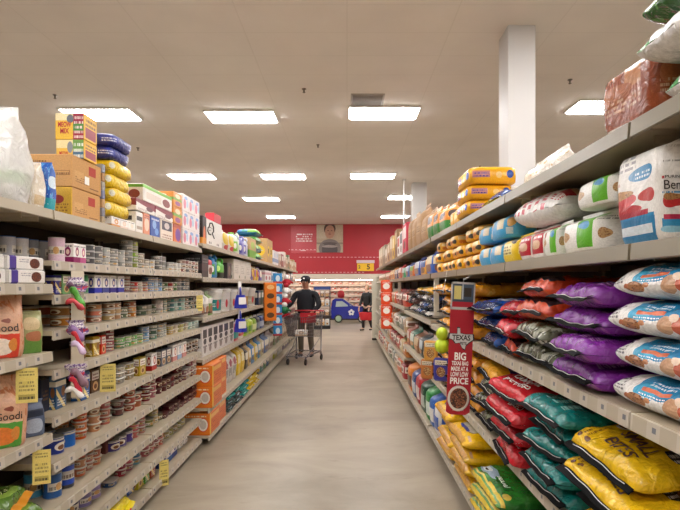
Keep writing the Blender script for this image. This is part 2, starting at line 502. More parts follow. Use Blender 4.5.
# ceiling lights
M_diff, _nt, _b = base_mat('light_diffuser')
_b.inputs['Base Color'].default_value = (1, 1, 1, 1)
_b.inputs['Emission Color'].default_value = LIGHT_COLOR + (1,)
_b.inputs['Emission Strength'].default_value = LIGHT_STRENGTH
M_lframe = simple('light_frame_white', 'dcd8d0', .5)
def make_light():
    r = empty('ceiling_light')
    f = MB()
    w, l, t, h = .61, .305, .02, .03
    f.box(-w, -l, -h, w, -l + t, 0); f.box(-w, l - t, -h, w, l, 0); f.box(-w, -l + t, -h, -w + t, l - t, 0); f.box(w - t, -l + t, -h, w, l - t, 0)
    f.build('frame', M_lframe, r)
    MB().box(-w + t, -l + t, -.05, w - t, l - t, -.004, 0, .02).build('diffuser', M_diff, r)
    return r
LP = make_light()
LIGHTS = [(-1.87, 9.07, 'long ceiling light second from the canned food side in the nearer row'), (.634, 8.87, 'long ceiling light beside the square air vent'),
          (-4.31, 8.95, 'long ceiling light above the yellow and blue stacked packs'), (4.38, 8.57, 'long ceiling light beyond the brown bag on the top shelf'),
          (-4.25, 14.0, 'ceiling light above the pink and white boxes'), (-1.75, 14.0, 'ceiling light in the middle of the second row'),
          (.7, 13.9, 'ceiling light in the second row, above the hanging white rod'), (4.55, 13.6, 'ceiling light partly hidden behind the white column'),
          (-2.95, 17.6, 'small looking ceiling light in the third row over the canned food side'), (2.0, 17.3, 'small looking ceiling light in the third row crossed by the white rod'),
          (-2.87, 22.2, 'ceiling light in the last row by the red wall, canned food side'), (2.08, 22.0, 'ceiling light in the last row by the red wall, dog food side')]
for x, y, lb in LIGHTS:
    place(LP, (x, y, CEIL - .001), 0, lb, 'ceiling light', 'ceiling lights')
OFF = [(-7.05, 9), (7.4, 8.6), (-6.7, 14), (7.4, 13.7), (-8.6, 17.6), (6.9, 17.3), (-8.9, 22.2), (6.9, 22), (-9.2, 9), (-9.2, 14), (10, 13.7), (10, 8.6),
       (-4.3, 4.1), (-1.85, 4.1), (.65, 4.1), (3.1, 4.1), (5.6, 4.1), (-7, 4.1), (-4.3, -.7), (-1.85, -.7), (.65, -.7), (3.1, -.7), (5.6, -.7), (-1.85, -4.4), (.65, -4.4), (3.1, -4.4)]
for x, y in OFF:
    place(LP, (x, y, CEIL - .001), 0, 'long ceiling light outside the picture over a neighbouring part of the store', 'ceiling light', 'ceiling lights')

# air vent, sprinklers, rod, detectors
vt = empty('air_vent', (.33, 8.3, CEIL)); tag(vt, 'square slatted air vent in the ceiling next to a light', 'vent')
f = MB(); w = .27
f.box(-w, -w, -.012, w, -w + .03, -.001); f.box(-w, w - .03, -.012, w, w, -.001); f.box(-w, -w + .03, -.012, -w + .03, w - .03, -.001); f.box(w - .03, -w + .03, -.012, w, w - .03, -.001)
f.build('frame', simple('vent_paint', 'a59a8e', .6), vt)
f = MB()
for k in range(9): f.box(-w + .03, -w + .05 + k * .054, -.01, w - .03, -w + .078 + k * .054, -.003)
f.build('louvers', simple('vent_slat', '8d8379', .6), vt)
MB().box(-w + .03, -w + .03, -.003, w - .03, w - .03, -.001).build('backing', simple('vent_dark', '4a443e', .8), vt)
sp = MB(); sp.lathe([(.035, 0), (.035, -.008), (.012, -.012), (.012, -.05), (.022, -.055), (.022, -.06)], 10)
sprk = sp.build('sprinkler_head', simple('sprinkler_metal', '6a6258', .4, .6))
for i, (px, py, lb) in enumerate([(55, 98, 'small sprinkler head on the ceiling above the brown cartons'), (304, 92, 'small sprinkler head on the ceiling between two long lights'),
                     (138, 150, 'small sprinkler head on the ceiling behind the blue packs'), (318, 147, 'small sprinkler head over the second row of lights'),
                     (570, 83, 'small sprinkler head on the ceiling before the light by the brown bag'), (480, 168, 'small sprinkler head on the ceiling just before the white column')]):
    d = (CEIL - .05 - EYE) * FPX / (CY - py)
    place(sprk, ((px - CX) * d / FPX, d, CEIL), 0, lb, 'sprinkler', 'ceiling sprinklers')
rd = MB().lathe([(.022, 2.1), (.022, CEIL - .02)], 8).lathe([(.05, CEIL - .02), (.05, CEIL)], 10).build('hanging_rod', M_col, loc=(1.62, 14.5, 0)); tag(rd, 'thin white rod hanging from the ceiling before the farther column', 'rod')

# ------------------------------------------------------------------ shelving
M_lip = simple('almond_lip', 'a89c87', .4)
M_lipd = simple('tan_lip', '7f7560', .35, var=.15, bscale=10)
def shelving(label, side, X, depth, bays, top, rail_h=.045, ylast=None, shelf_depths=None):
    """side -1: stands on the canned side, faces +x; +1: faces -x. bays: [(y0, y1, [(z, setback)...])]"""
    y0 = bays[0][0]; y1 = bays[-1][1]
    root = empty('store_shelving', (X, y0, 0)); tag(root, label, 'shelving', 'store shelving runs')
    s = side
    def bx(mb, xa, xb, ya, yb, za, zb, mat=0, bev=0):
        a, b_ = sorted((s * xa, s * xb)); mb.box(a, ya, za, b_, yb, zb, mat, bev)
    mb = MB(); bx(mb, depth, depth + .02, 0, y1 - y0, .02, top - .001); mb.build('back_panel', M_back, root)
    mb = MB(); bx(mb, .035, .055, 0, y1 - y0, 0, .085); mb.build('kick_plate', M_kick, root)
    ys = sorted(set([b_[0] for b_ in bays] + [y1]))
    for yy in ys:
        mb = MB(); bx(mb, depth - .035, depth, yy - y0 - .015, yy - y0 + .015, 0, top - .03); mb.build("upright", M_upright, root)
    for (a, b_, zs) in bays:
        for z, setback in zs:
            L_ = b_ - a - .012
            sh = MB()
            bx(sh, setback, depth - .0005, .006, L_, -.025, 0)
            if z > .25:
                for q in (.06, L_ - .06):
                    bx(sh, setback + .1, depth - .037, q - .004, q + .004, -.05, -.025)
            o = sh.build('shelf', M_shelf, root, (0, a - y0, z))
            rl = MB()
            x0_ = s * setback
            pr = [(-.004, .0), (-.012, -.002), (-.016, -rail_h), (-.010, -rail_h - .004), (0, -rail_h)]
            base = len(rl.v)
            for yy in (.004, L_ + .002):
                for px_, pz_ in pr: rl.v.append(Vector((x0_ + s * px_, yy, pz_)))
            n = len(pr)
            for i in range(n):
                j = (i + 1) % n
                q = [i, j, n + j, n + i]
                rl.face(q if s > 0 else list(reversed(q)))
            rl.face(list(range(n)) if s < 0 else list(reversed(range(n)))); rl.face([n + i for i in (range(n) if s > 0 else reversed(range(n)))])
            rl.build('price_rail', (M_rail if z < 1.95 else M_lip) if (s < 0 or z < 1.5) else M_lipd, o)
    return root

LX = -1.45
LZ = [1.974, 1.726, 1.556, 1.38, 1.184, .952, .723, .498, .295, .10]
bay0 = [(1.974, 0), (1.726, .17), (1.61, 0), (1.281, 0), (.884, 0), (.50, 0), (.10, 0)]
full = [(z, 0) for z in LZ]
shelving('cream shelving of canned pet food, closest to the camera', -1, LX, .42, [(1.28, 2.50, bay0), (2.50, 3.78, full), (3.78, 5.05, full)], 1.974)
S2 = [2.03, 1.69, 1.28, .86, .375, .10]
b2 = []
y = 5.09
while y < 14.8:
    b2.append((y, y + 1.22, [(z, -.06 if z < .5 else 0) for z in S2])); y += 1.22
shelving('cream shelving of litter and jugs beyond the canned pet food', -1, LX, .45, b2, 2.03)
LEND = b2[-1][1]

RXF = .87
RT, RE, RB, RC, RBASE = 2.10, 1.73, 1.217, .695, .17
near = [(RT, 0), (RE, 0), (RB, 0), (RC, 0), (RBASE, -.03)]
shelving('cream shelving of large bagged dog food with the hanging red sign', 1, RXF, .56, [(.33, 1.55, near), (1.55, 2.77, near), (2.77, 3.99, near), (3.99, 5.21, near)], RT, .05)
mid = [(RT, 0), (RE, 0), (1.245, 0), (.73, 0), (RBASE, -.03)]
shelving('cream shelving of mixed pet bags just past the red sign', 1, RXF, .56, [(5.25, 6.45, mid), (6.45, 7.65, mid)], RT, .05)
far = [(RT, 0), (RE, 0), (1.28, 0), (.88, 0), (.50, 0), (RBASE, -.03)]
b3 = []; y = 7.69
while y < 14.4:
    b3.append((y, y + 1.22, far)); y += 1.22
REND = b3[-1][1]
shelving('cream shelving of small bags at the far end of the dog food side', 1, RXF, .56, b3, RT, .05)
# cream posts standing at the shelf fronts where the section changes
M_post = simple('cream_post', 'cfc7b4', .5)
for yy, lb in ((5.22, 'cream upright post just behind the hanging red sign'), (8.9, 'cream upright post halfway down the dog food side')):
    p = MB().box(0, -.02, 0, .05, .02, 1.70 - 1.29, bev=.003).build('shelf_post', M_post, loc=(.90, yy + .06, 1.29)); tag(p, lb, 'post')
ep = empty('end_panel', (.84, REND + .05, 0)); tag(ep, 'tall cream end panel closing the far end of the dog food shelving', 'panel')
MB().box(-.1, 0, .06, .62, .05, 1.9, bev=.006).build('board', M_post, ep)
MB().box(-.1, -.005, 0, .62, .055, .06).build('plinth', M_kick, ep)
# ------------------------------------------------------------------ package shapes
def bag_stand(W, D, H, seed=0, mats=None, pinch=.93, lump=.012, n0=4.0, shoulder=.72):
    """upright gusseted bag, front towards -y, base at z=0. returns (MB, front point function)"""
    rnd = random.Random(seed); off = Vector((rnd.random() * 50, rnd.random() * 50, rnd.random() * 50))
    def ab(t):
        a = W / 2 * (1 + .05 * math.sin(PI * min(1, t * 1.2)))
        if t < .05: k = .93 + .07 * (t / .05)
        elif t < shoulder: k = 1 + .08 * math.sin(PI * (t - .05) / (shoulder - .05))
        elif t < pinch:
            q = (t - shoulder) / (pinch - shoulder); k = 1 - q * q * (3 - 2 * q) * .95
        else: k = .05
        kk = 1 if t > .03 else .96 + .04 * t / .03
        return a * kk, max(D / 2 * k, .004)
    def bump(p, t):
        q = mnoise.noise(p * (1.6 / max(W, .05)) + off) + .5 * mnoise.noise(p * (4 / max(W, .05)) + off)
        return lump * q * (1 if .02 < t < .97 else .2)
    def pt(th, t):
        a, b = ab(t); n = n0 if t < shoulder else n0 - (n0 - 2.4) * min(1, (t - shoulder) / .2)
        c, s = math.cos(th), math.sin(th)
        p = Vector((a * math.copysign(abs(c) ** (2 / n), c), b * math.copysign(abs(s) ** (2 / n), s), H * t))
        k = bump(p, t)
        d = Vector((c, s, 0)); p += d * k
        if t > pinch: p.y += .15 * D * math.sin(p.x / W * 5 + seed) * (t - pinch)
        return p
    mb = MB()
    ts = [0, .02, .06, .13, .22, .32, .42, .52, .62, .7, .77, .83, .88, pinch, pinch + .005, 1.0]
    ns = 10
    def uvf(th, t):
        q = ((th + .75 * PI) / (PI / 2)) % 4
        return q
    seg = ns * 4
    base = len(mb.v)
    for t in ts:
        for i in range(seg):
            k, fr = divmod(i, ns)
            # even spacing along each side
            tt = -1 + 2 * fr / ns
            th = -PI / 2 + k * PI / 2 + math.atan(tt)
            mb.v.append(pt(th, t))
    for j in range(len(ts) - 1):
        for i in range(seg):
            i2 = (i + 1) % seg
            u0, u1 = i / ns, (i + 1) / ns
            m = 1 if (ts[j] >= pinch and mats == 2) else 0
            mb.face([base + j * seg + i, base + j * seg + i2, base + (j + 1) * seg + i2, base + (j + 1) * seg + i], m,
                    [(u0, ts[j]), (u1, ts[j]), (u1, ts[j + 1]), (u0, ts[j + 1])], True)
    mb.face([base + i for i in reversed(range(seg))], 0, [(0, -1)] * seg)
    mb.face([base + (len(ts) - 1) * seg + i for i in range(seg)], 0, [(0, -1)] * seg)
    def front(x, z, side=0, eps=.004):
        t = z / H
        a, b = ab(t); n = n0 if t < shoulder else n0 - (n0 - 2.4) * min(1, (t - shoulder) / .2)
        if side == 0: A, B = a, b
        else: A, B = b, a
        q = min(.98, abs(x) / A)
        y = -B * (1 - q ** n) ** (1 / n)
        p = Vector((x, y, z)) if side == 0 else (Vector((-y, x, z)) if side == 1 else Vector((y, -x, z)))
        d = Vector((p.x / a, p.y / b, 0)).normalized()
        p += d * bump(p, t)
        nrm = Vector((0, -1, 0)) if side == 0 else (Vector((1, 0, 0)) if side == 1 else Vector((-1, 0, 0)))
        return p + nrm * eps
    return mb, front

def letters_on(front, items, side=0):
    """items: (string, cx, cz, w, h, mat index, bold)"""
    out = MB()
    for (s, cx, cz, w, h, mi, bold) in items:
        t = text_mb(s, w, h, 0, bold, sub=1)
        m2 = MB(); m2.add(t); m2.v = [front(cx + p.x, cz + p.z, side) for p in t.v]
        out.add(m2, mat=mi)
    return out

def bag_lie(L, W, H, seed=0, ends=(True, True), flat=.42, lump=.012, droop=.0, pw=6.0):
    """bag lying down: length along +x (its end seal at x=0), width along y, base z=0. returns (MB, top(x, y))"""
    rnd = random.Random(seed); off = Vector((rnd.random() * 50, rnd.random() * 50, rnd.random() * 50))
    seal = .035
    def prof(u, v):
        f = max(0, 1 - abs(2 * u - 1) ** pw) ** .55
        g = max(0, 1 - abs(2 * v - 1) ** 3.4) ** flat
        return f * g
    def pos(u, v):
        ns = .03 * W * math.sin(PI * v) * mnoise.noise(Vector((u * 2, v * 2, 5)) + off)
        x = seal + u * (L - 2 * seal)
        wv = 1 - .10 * (abs(2 * u - 1) ** 8)
        y = (v - .5) * W * wv + ns
        return x, y
    def nz(x, y, k):
        p = Vector((x / W * 2.2, y / W * 2.2, k)) + off
        q = .55 * mnoise.noise(p) + .7 * (.3 - abs(mnoise.noise(p * 2.1))) + .6 * (.25 - abs(mnoise.noise(p * 4.6)))
        return q
    def ztop(u, v):
        x, y = pos(u, v); h = prof(u, v)
        cr = math.sin(v * W * 70 + seed) * .004 * (max(0, 1 - u * 5) + max(0, 1 - (1 - u) * 5))
        dr = -droop * max(0, 1 - u * 4) ** 2
        return H * (.42 + .58 * h) + lump * nz(x, y, 0) * min(1, h * 1.5) + cr * (1 if h < .9 else .5) + dr
    def zbot(u, v):
        x, y = pos(u, v); h = prof(u, v)
        dr = -droop * max(0, 1 - u * 4) ** 2
        return max(0.0, H * (.42 - .42 * h)) + dr
    mb = MB(); nu, nv = 30, 22
    def uu(s): return .5 - .5 * math.cos(PI * s) if True else s
    mb.grid(lambda a, b: (*pos(uu(a), uu(b)), ztop(uu(a), uu(b))), nu, nv, 0, lambda a, b: (uu(a), b))
    mb.grid(lambda a, b: (*pos(uu(a), uu(b)), zbot(uu(a), uu(b))), nu, nv, 0, lambda a, b: (uu(a), -b), flip=True)
    # crimped end seals
    for e in ((0,) if ends[0] else ()) + ((1,) if ends[1] else ()):
        def sp(a, b, top):
            u = 0.0 if e == 0 else 1.0
            x, y = pos(u, b)
            xx = x - a * seal if e == 0 else x + a * seal
            z = (ztop(u, b) + zbot(u, b)) / 2 + (.0015 if top else -.0015) - .012 * a + .004 * math.sin(b * 9 + seed)
            return (xx, y, z)
        mb.grid(lambda a, b: sp(a, b, True), 2, nv, 1, flip=(e == 0))
        mb.grid(lambda a, b: sp(a, b, False), 2, nv, 1, flip=(e == 1))
    def top(x, y, eps=.004):
        u = min(.995, max(.005, (x - seal) / (L - 2 * seal))); v = min(.99, max(.01, y / W + .5))
        return Vector((x, y, ztop(u, v) + eps))
    return mb, top

def letters_lie(top, items, across=False):
    """lettering on a lying bag, read from the -x side: (string, cx, cy, w, h, mat, bold, rot)"""
    out = MB()
    for (s, cx, cy, w, h, mi, bold, rot) in items:
        t = text_mb(s, w, h, 0, bold, sub=1)
        m2 = MB(); m2.add(t)
        c, sn = math.cos(rot), math.sin(rot)
        vs = []
        for p in t.v:
            a = p.x * c - p.z * sn; b = p.x * sn + p.z * c     # a along the reading direction, b up the letter
            vs.append(top(cx + a, cy + b) if across else top(cx + b, cy - a))
        m2.v = vs; out.add(m2, mat=mi)
    return out

def seal_strip(W, seed=0, length=.024, curl=.008, zipline=True):
    """black end seal with a pale zip line, at the front end of a lying bag (x=0)"""
    mb = MB()
    def fn(a, b, o):
        return (.034 - a * length * (1 + .25 * math.sin(b * 5 + seed)), (b - .5) * W * .92, o - curl * a * a + .006 * math.sin(b * 6 + seed) + .0025 * math.sin(b * 19 + seed * 3))
    mb.grid(lambda a, b: fn(a, b, .003), 3, 20, 0, flip=True)
    mb.grid(lambda a, b: fn(a, b, -.003), 3, 20, 0)
    mb.tube([fn(1, b / 20, 0) for b in range(21)], .0032, 6, 0)
    mb.tube([Vector(fn(.35, b / 20, .0036)) for b in range(2, 19)], .0016, 5, 1 if zipline else 0)
    return mb

# ------------------------------------------------------------------ small packages
LABS = [printed('can_label_oval', 'OBJ', [('R', 0, .8, 1, .9, 'd8d0c0'), ('E', .5, .45, .24, .24, 'e6dcc6'), ('E', .5, .4, .14, .14, '7a4a2c')], .35),
        printed('can_label_band', 'OBJ', [('R', .1, .3, .9, .62, 'ddd6c8'), ('T', .15, .34, .85, .6, 1, '55504a'), ('E', .5, .46, .12, .15, 'c79a5e')], .35),
        printed('can_label_dark', 'OBJ', [('R', 0, 0, 1, .18, '3b3734'), ('R', .2, .4, .8, .75, 'c9c2b3'), ('T', .22, .45, .78, .72, 1, '6b5548')], .35)]
M_lidfilm = simple('foil_lid', 'd8d4cc', .3, .3)
M_objplastic = simple('tinted_plastic', 'cccccc', .35, objcol=True)
M_lid_maroon = simple('dark_printed_lid', '5a2d2b', .35)

M_bluelid = simple('blue_can_lid', '3f63a0', .35)
def can_mesh(r, h, lab, lid=None):
    mb = MB()
    mb.lathe([(r * .93, 0), (r, .002), (r * .985, .005), (r * .985, h - .005), (r, h - .003), (r, h), (r * .93, h), (r * .92, h - .004)], 18,
             mats=[1, 1, 0, 1, 1, 1, 1], close=True)
    return mb.build('food_can', [LABS[lab], lid or M_steel])
def cup_mesh(r, h, lab, lid):
    mb = MB()
    mb.lathe([(r * .78, 0), (r * .82, .003), (r * .93, h - .006), (r * 1.05, h - .005), (r * 1.06, h), (r * .95, h + .001)], 18, mats=[0, 0, 1, 1, 1], close=True)
    return mb.build('food_cup', [LABS[lab], lid])
def tray_mesh(w, d, h, lab, lid):
    mb = MB()
    mb.lathe([(.80, 0), (.83, .003), (.93, h - .006), (1.02, h - .005), (1.03, h), (.95, h + .001)], 24, mats=[0, 0, 1, 1, 1], close=True, sx=w / 2, sy=d / 2, n=4, urep=4)
    return mb.build('food_tray', [LABS[lab], lid])
CLAB = [printed('carton_panel', 'OBJ', [('R', .1, .55, .9, .92, 'f1ece2'), ('T', .16, .6, .84, .88, 2, '7a3b3b'), ('E', .5, .28, .3, .2, 'd8b27c'), ('E', .5, .26, .18, .11, '6d3f24')], .4),
        printed('carton_white', 'efebe6', [('R', 0, .0, 1, .3, 'OBJ'), ('E', .55, .58, .24, .24, 'OBJ'), ('T', .1, .82, .9, .95, 1, '4a4a50'), ('E', .55, .56, .13, .13, 'f3ddc8')], .4),
        printed('carton_stripe', 'OBJ', [('R', .0, .7, 1, .86, 'f4efe4'), ('D', .7, 1, .5, .68, 'f0d98a'), ('T', .12, .1, .88, .35, 3, 'f3efe6'), ('E', .7, .52, .18, .16, '8a5a36')], .4),
        printed('carton_plain', 'OBJ', [('T', .15, .35, .6, .7, 3, '7a5a3a')], .55)]
def carton_mesh(w, d, h, lab, name='food_carton', bev=.003):
    mb = MB().box(-w / 2, -d / 2, 0, w / 2, d / 2, h, 0, bev)
    return mb.build(name, [CLAB[lab]])
def jug_mesh(w, d, h, mats, name='litter_jug'):
    mb = MB()
    mb.lathe([(.9, 0), (1, .02), (1, h * .62), (.86, h * .76), (.5, h * .86), (.36, h * .88), (.36, h * .92)], 24, sx=w / 2, sy=d / 2, n=4, mats=[0] * 6, urep=4)
    o = mb.build(name, [mats[0]])
    MB().lathe([(w * .2, h * .9), (w * .21, h * .915), (w * .2, h), (w * .18, h + .002)], 16).build('cap', mats[1], o)
    MB().tube([(w * .2, 0, h * .86), (w * .42, 0, h * .93), (w * .5, 0, h * .84), (w * .47, 0, h * .68)], .012, 8).build('handle', mats[0], o)
    return o

PROTO = {}
def vary(h):
    import colorsys
    h = h.lstrip('#'); r, g, b = [int(h[i:i + 2], 16) / 255 for i in (0, 2, 4)]
    a, s, v = colorsys.rgb_to_hsv(r, g, b)
    a = (a + R.uniform(-.025, .025)) % 1; s = min(1, s * R.uniform(1.0, 1.4)); v = min(1, v * R.uniform(.72, 1.05))
    return '%02x%02x%02x' % tuple(int(255 * c) for c in colorsys.hsv_to_rgb(a, s, v))
def proto(key, fn):
    if key not in PROTO: PROTO[key] = fn()
    return PROTO[key]

COUNT = {}
def run(side, X, shelf, z, px0, px1, kind, col, desc, levels=(1, 1), recess=.03, rows=1, lab=0, size=None, gap=1.06, group=None, lid=None):
    """one product's facings along a shelf: stacks one behind another down the aisle"""
    dims = {'can': (.086, .086, .037), 'tall': (.076, .076, .11), 'cup': (.092, .092, .05), 'tray': (.11, .085, .036), 'carton': (.075, .06, .095)}
    w, d, h = size or dims[kind]
    if kind == 'can' or kind == 'tall':
        pr = proto((kind, w, h, lab, lid), lambda: can_mesh(w / 2, h, lab, lid)); cat = 'can'
        if kind == 'tall': pr.name = 'tall_food_can'
    elif kind == 'cup': pr = proto((kind, w, h, lab, lid), lambda: cup_mesh(w / 2.12, h, lab, lid or M_lidfilm)); cat = 'cup'
    elif kind == 'tray': pr = proto((kind, w, d, h, lab, lid), lambda: tray_mesh(w, d, h, lab, lid or M_lidfilm)); cat = 'tray'
    else: pr = proto((kind, w, d, h, lab), lambda: carton_mesh(w, d, h, lab)); cat = 'carton'
    xf = abs(X) + recess
    ya, yb = ypos(px0, side * (xf + .01)), ypos(px1, side * (xf + .01))
    if ya > yb: ya, yb = yb, ya
    n = max(1, int((yb - ya) / (w * 1.03) + .12))
    pitch = max(w * 1.015, (yb - ya) / n)
    cols = col if isinstance(col, list) else [col]
    for i in range(n):
        ck = (desc, shelf); COUNT[ck] = COUNT.get(ck, 0) + 1
        order = ORD[min(len(ORD) - 1, COUNT[ck] - 1)]
        yc = ya + (i + .5) * min(pitch, w * 1.3)
        for r_ in range(rows):
            m = R.randint(*levels)
            xc = side * (xf + d / 2 + r_ * (d + .012) + R.uniform(0, .008))
            for k in range(m):
                lw = level_word(k, m)
                if r_ == 0: lb = f"{desc}, {lw + ' of ' if lw else ''}{order} {'stack' if m > 1 else 'one'}, {shelf}"
                else: lb = f"{desc} {lw + ', ' if lw else ''}behind the {order} one, {shelf}"
                if kind in ('can', 'tall', 'cup'): rz = R.uniform(0, 6.28)
                else: rz = -side * PI / 2 + R.uniform(-.03, .03)
                place(pr, (xc, yc + R.uniform(-.003, .003), z + .001 + k * (h + .0008)), rz, ' '.join(lb.split()), cat, group or f"{desc}s on the {shelf}", vary(cols[(i + k * (len(cols) > 2)) % len(cols)]))
    return n

def SH(i): return f"{ORD[i]} canned food shelf down"
def L(i, px0, px1, kind, col, desc, levels=(1, 1), recess=.03, **k):
    if i >= 6 and kind != 'carton' and recess < .15:
        recess = .03 + (recess - .03) * .6; k['rows'] = max(k.get('rows', 1), 2)
        if kind in ('cup', 'tray'): levels = (levels[0], levels[1] + 1)
    return run(-1, LX, SH(i), LZ[i], px0, px1, kind, col, desc, levels, recess, **k)

# second shelf
L(1, 8, 52, 'tall', ['c9c9cf', 'd4d2d2'], 'white can with a blue lid', (1, 1), .19, lab=1, size=(.078, .078, .12), lid=M_bluelid)
L(1, 57, 71, 'tall', ['e9cfd8', 'd98fae'], 'pink and white canister', (1, 1), .05, lab=1, size=(.08, .08, .13))
L(1, 72, 86, 'carton', ['a8447c', 'b95f8e'], 'magenta pouch carton', (1, 1), .03, lab=1, size=(.07, .07, .105))
L(1, 89, 104, 'can', ['5e5f60', '6c6d6e'], 'dark grey food can', (3, 3), .03, lab=2)
L(1, 104, 127, 'can', ['a9aaa6', '8b8c8a'], 'light grey food can', (3, 3), .04, lab=1)
L(1, 129, 140, 'can', ['8a8a86', '9fb25a'], 'grey food can with green trim', (5, 5), .03, lab=2)
L(1, 141, 150, 'can', ['a79e90'], 'tan food can', (2, 3), .04, lab=1)
L(1, 151, 158, 'can', ['c9c6bf'], 'whitish food can', (2, 2), .03, lab=1)
L(1, 158, 169, 'can', ['8e8b88', 'b7b4ae'], 'tall stacked silver grey can', (3, 4), .04, lab=2)
L(1, 171, 182, 'can', ['d8d6d0'], 'pale cream food can', (2, 2), .03, lab=1)
L(1, 183, 199, 'can', ['8a5d5d', '6f6d6e', 'b08a86'], 'rosy grey food can', (3, 3), .03, lab=0)
# third shelf
L(2, 54, 60, 'carton', ['3b3f8c'], 'dark blue carton', (1, 1), .05, lab=2, size=(.07, .05, .10))
L(2, 61, 74, 'carton', ['6fa06a', 'c9d6c4'], 'green and white carton', (1, 1), .04, lab=0, size=(.08, .05, .105))
L(2, 82, 92, 'tall', ['2f7a55'], 'green label tall can', (1, 1), .03, lab=1, size=(.08, .08, .11))
L(2, 93, 124, 'carton', ['3c3f9b', '43479f'], 'blue carton with a white panel', (1, 1), .03, lab=1, size=(.085, .05, .11))
L(2, 125, 133, 'can', ['7f4a42', 'c9a68c'], 'maroon food can', (3, 3), .03, lab=2)
L(2, 134, 149, 'can', ['b24a44', 'c9bfb0'], 'red banded food can', (2, 2), .04, lab=1)
L(2, 150, 164, 'can', ['7f9fc4', 'b9c6d6'], 'pale blue food can', (2, 3), .03, lab=1)
L(2, 165, 178, 'can', ['5f7f4f', 'b55a4a'], 'green and red food can', (2, 2), .03, lab=0)
L(2, 179, 190, 'can', ['8b8b8b', '5d6f78'], 'slate grey food can', (3, 3), .03, lab=2)
# fourth shelf
L(3, 30, 58, 'tall', ['a8662c', 'b5713a'], 'amber food tub', (2, 2), .20, lab=0, size=(.095, .095, .055))
L(3, 62, 76, 'tall', ['b5702f'], 'orange brown food tub', (2, 2), .06, lab=0, size=(.095, .095, .055))
L(3, 79, 94, 'tall', ['c07a35', 'b26a2a'], 'amber front tub', (2, 2), .04, lab=0, size=(.09, .09, .05))
L(3, 96, 109, 'can', ['d8906f', 'e0a183'], 'salmon food can', (3, 3), .03, lab=0)
L(3, 110, 122, 'can', ['cdaa80', 'd8b58e'], 'sandy tan food can', (3, 3), .03, lab=0)
L(3, 123, 131, 'can', ['7f8a6c', 'a9a890'], 'olive grey food can', (2, 3), .04, lab=1)
L(3, 132, 141, 'can', ['d58a58', '7f9cc0'], 'orange and blue food can', (3, 3), .03, lab=1)
L(3, 142, 158, 'can', ['4f5f4a', 'cfc9b2'], 'dark green and cream can', (2, 2), .05, lab=2)
L(3, 159, 169, 'can', ['d8c9c4', 'a8bfae'], 'pale pink food can', (3, 3), .03, lab=1)
L(3, 171, 186, 'can', ['5c8b86', '9fbdb6'], 'teal food can', (3, 3), .03, lab=2)
L(3, 187, 198, 'can', ['5a4a4a', '35605c'], 'dark food can', (2, 3), .03, lab=0)
# fifth shelf
L(4, 79, 91, 'tall', ['9a6a34'], 'brown amber can', (1, 1), .03, lab=0, size=(.085, .085, .10))
L(4, 92, 99, 'carton', ['e0b030'], 'yellow carton', (1, 1), .03, lab=2, size=(.075, .05, .115))
L(4, 100, 106, 'carton', ['d0553a', 'e08a5a'], 'orange red carton', (1, 1), .03, lab=0, size=(.06, .05, .115))
L(4, 108, 119, 'can', ['9b4452', 'c7bcb4'], 'wine red food can', (3, 4), .03, lab=1)
L(4, 120, 144, 'can', ['6fae5e', '86bb72'], 'bright green food can', (2, 3), .03, lab=1, rows=1)
L(4, 145, 152, 'can', ['8aa6c6', 'b8c8d8'], 'white and blue food can', (3, 3), .03, lab=1)
L(4, 153, 159, 'can', ['5e7a66'], 'dark green grey can', (3, 4), .03, lab=2)
L(4, 160, 168, 'can', ['aab0a8', '8c9790'], 'grey green food can', (3, 4), .04, lab=1)
L(4, 169, 189, 'tray', ['d8c66a', 'e6dfc6'], 'white and yellow food dish', (2, 2), .05, lab=1)
L(4, 190, 199, 'can', ['a8c4b8'], 'mint food can', (2, 2), .03, lab=1)
# sixth shelf
L(5, 38, 52, 'carton', ['2b3342'], 'dark navy food box', (1, 1), .10, lab=3, size=(.10, .08, .17))
L(5, 55, 64, 'carton', ['3a6ea5'], 'blue food box', (1, 1), .06, lab=2, size=(.10, .06, .17))
L(5, 79, 87, 'carton', ['3f74a8'], 'mid blue food box', (1, 1), .04, lab=2, size=(.10, .06, .16))
L(5, 89, 104, 'carton', ['6a4526', '5d3d22'], 'brown food box', (1, 1), .08, lab=0, size=(.10, .06, .14))
L(5, 117, 137, 'tray', ['c9c4ba', 'b8a878'], 'silver food dish with yellow trim', (3, 3), .04, lab=1, size=(.12, .09, .036))
L(5, 138, 149, 'carton', ['dda92c'], 'golden yellow carton', (1, 1), .03, lab=0, size=(.11, .05, .13))
L(5, 150, 160, 'carton', ['d8502c', 'cf4428'], 'red orange carton', (1, 1), .03, lab=1, size=(.11, .05, .13))
L(5, 161, 171, 'carton', ['7b7f8a', '565a66'], 'grey carton with dark panel', (1, 1), .03, lab=0, size=(.11, .05, .13))
L(5, 172, 186, 'carton', ['cf8f8f', '9fb6d8'], 'white carton with pale print', (1, 1), .03, lab=1, size=(.11, .05, .14))
L(5, 187, 199, 'can', ['4a4140', '5c3a38'], 'blackish food can', (3, 3), .05, lab=0)
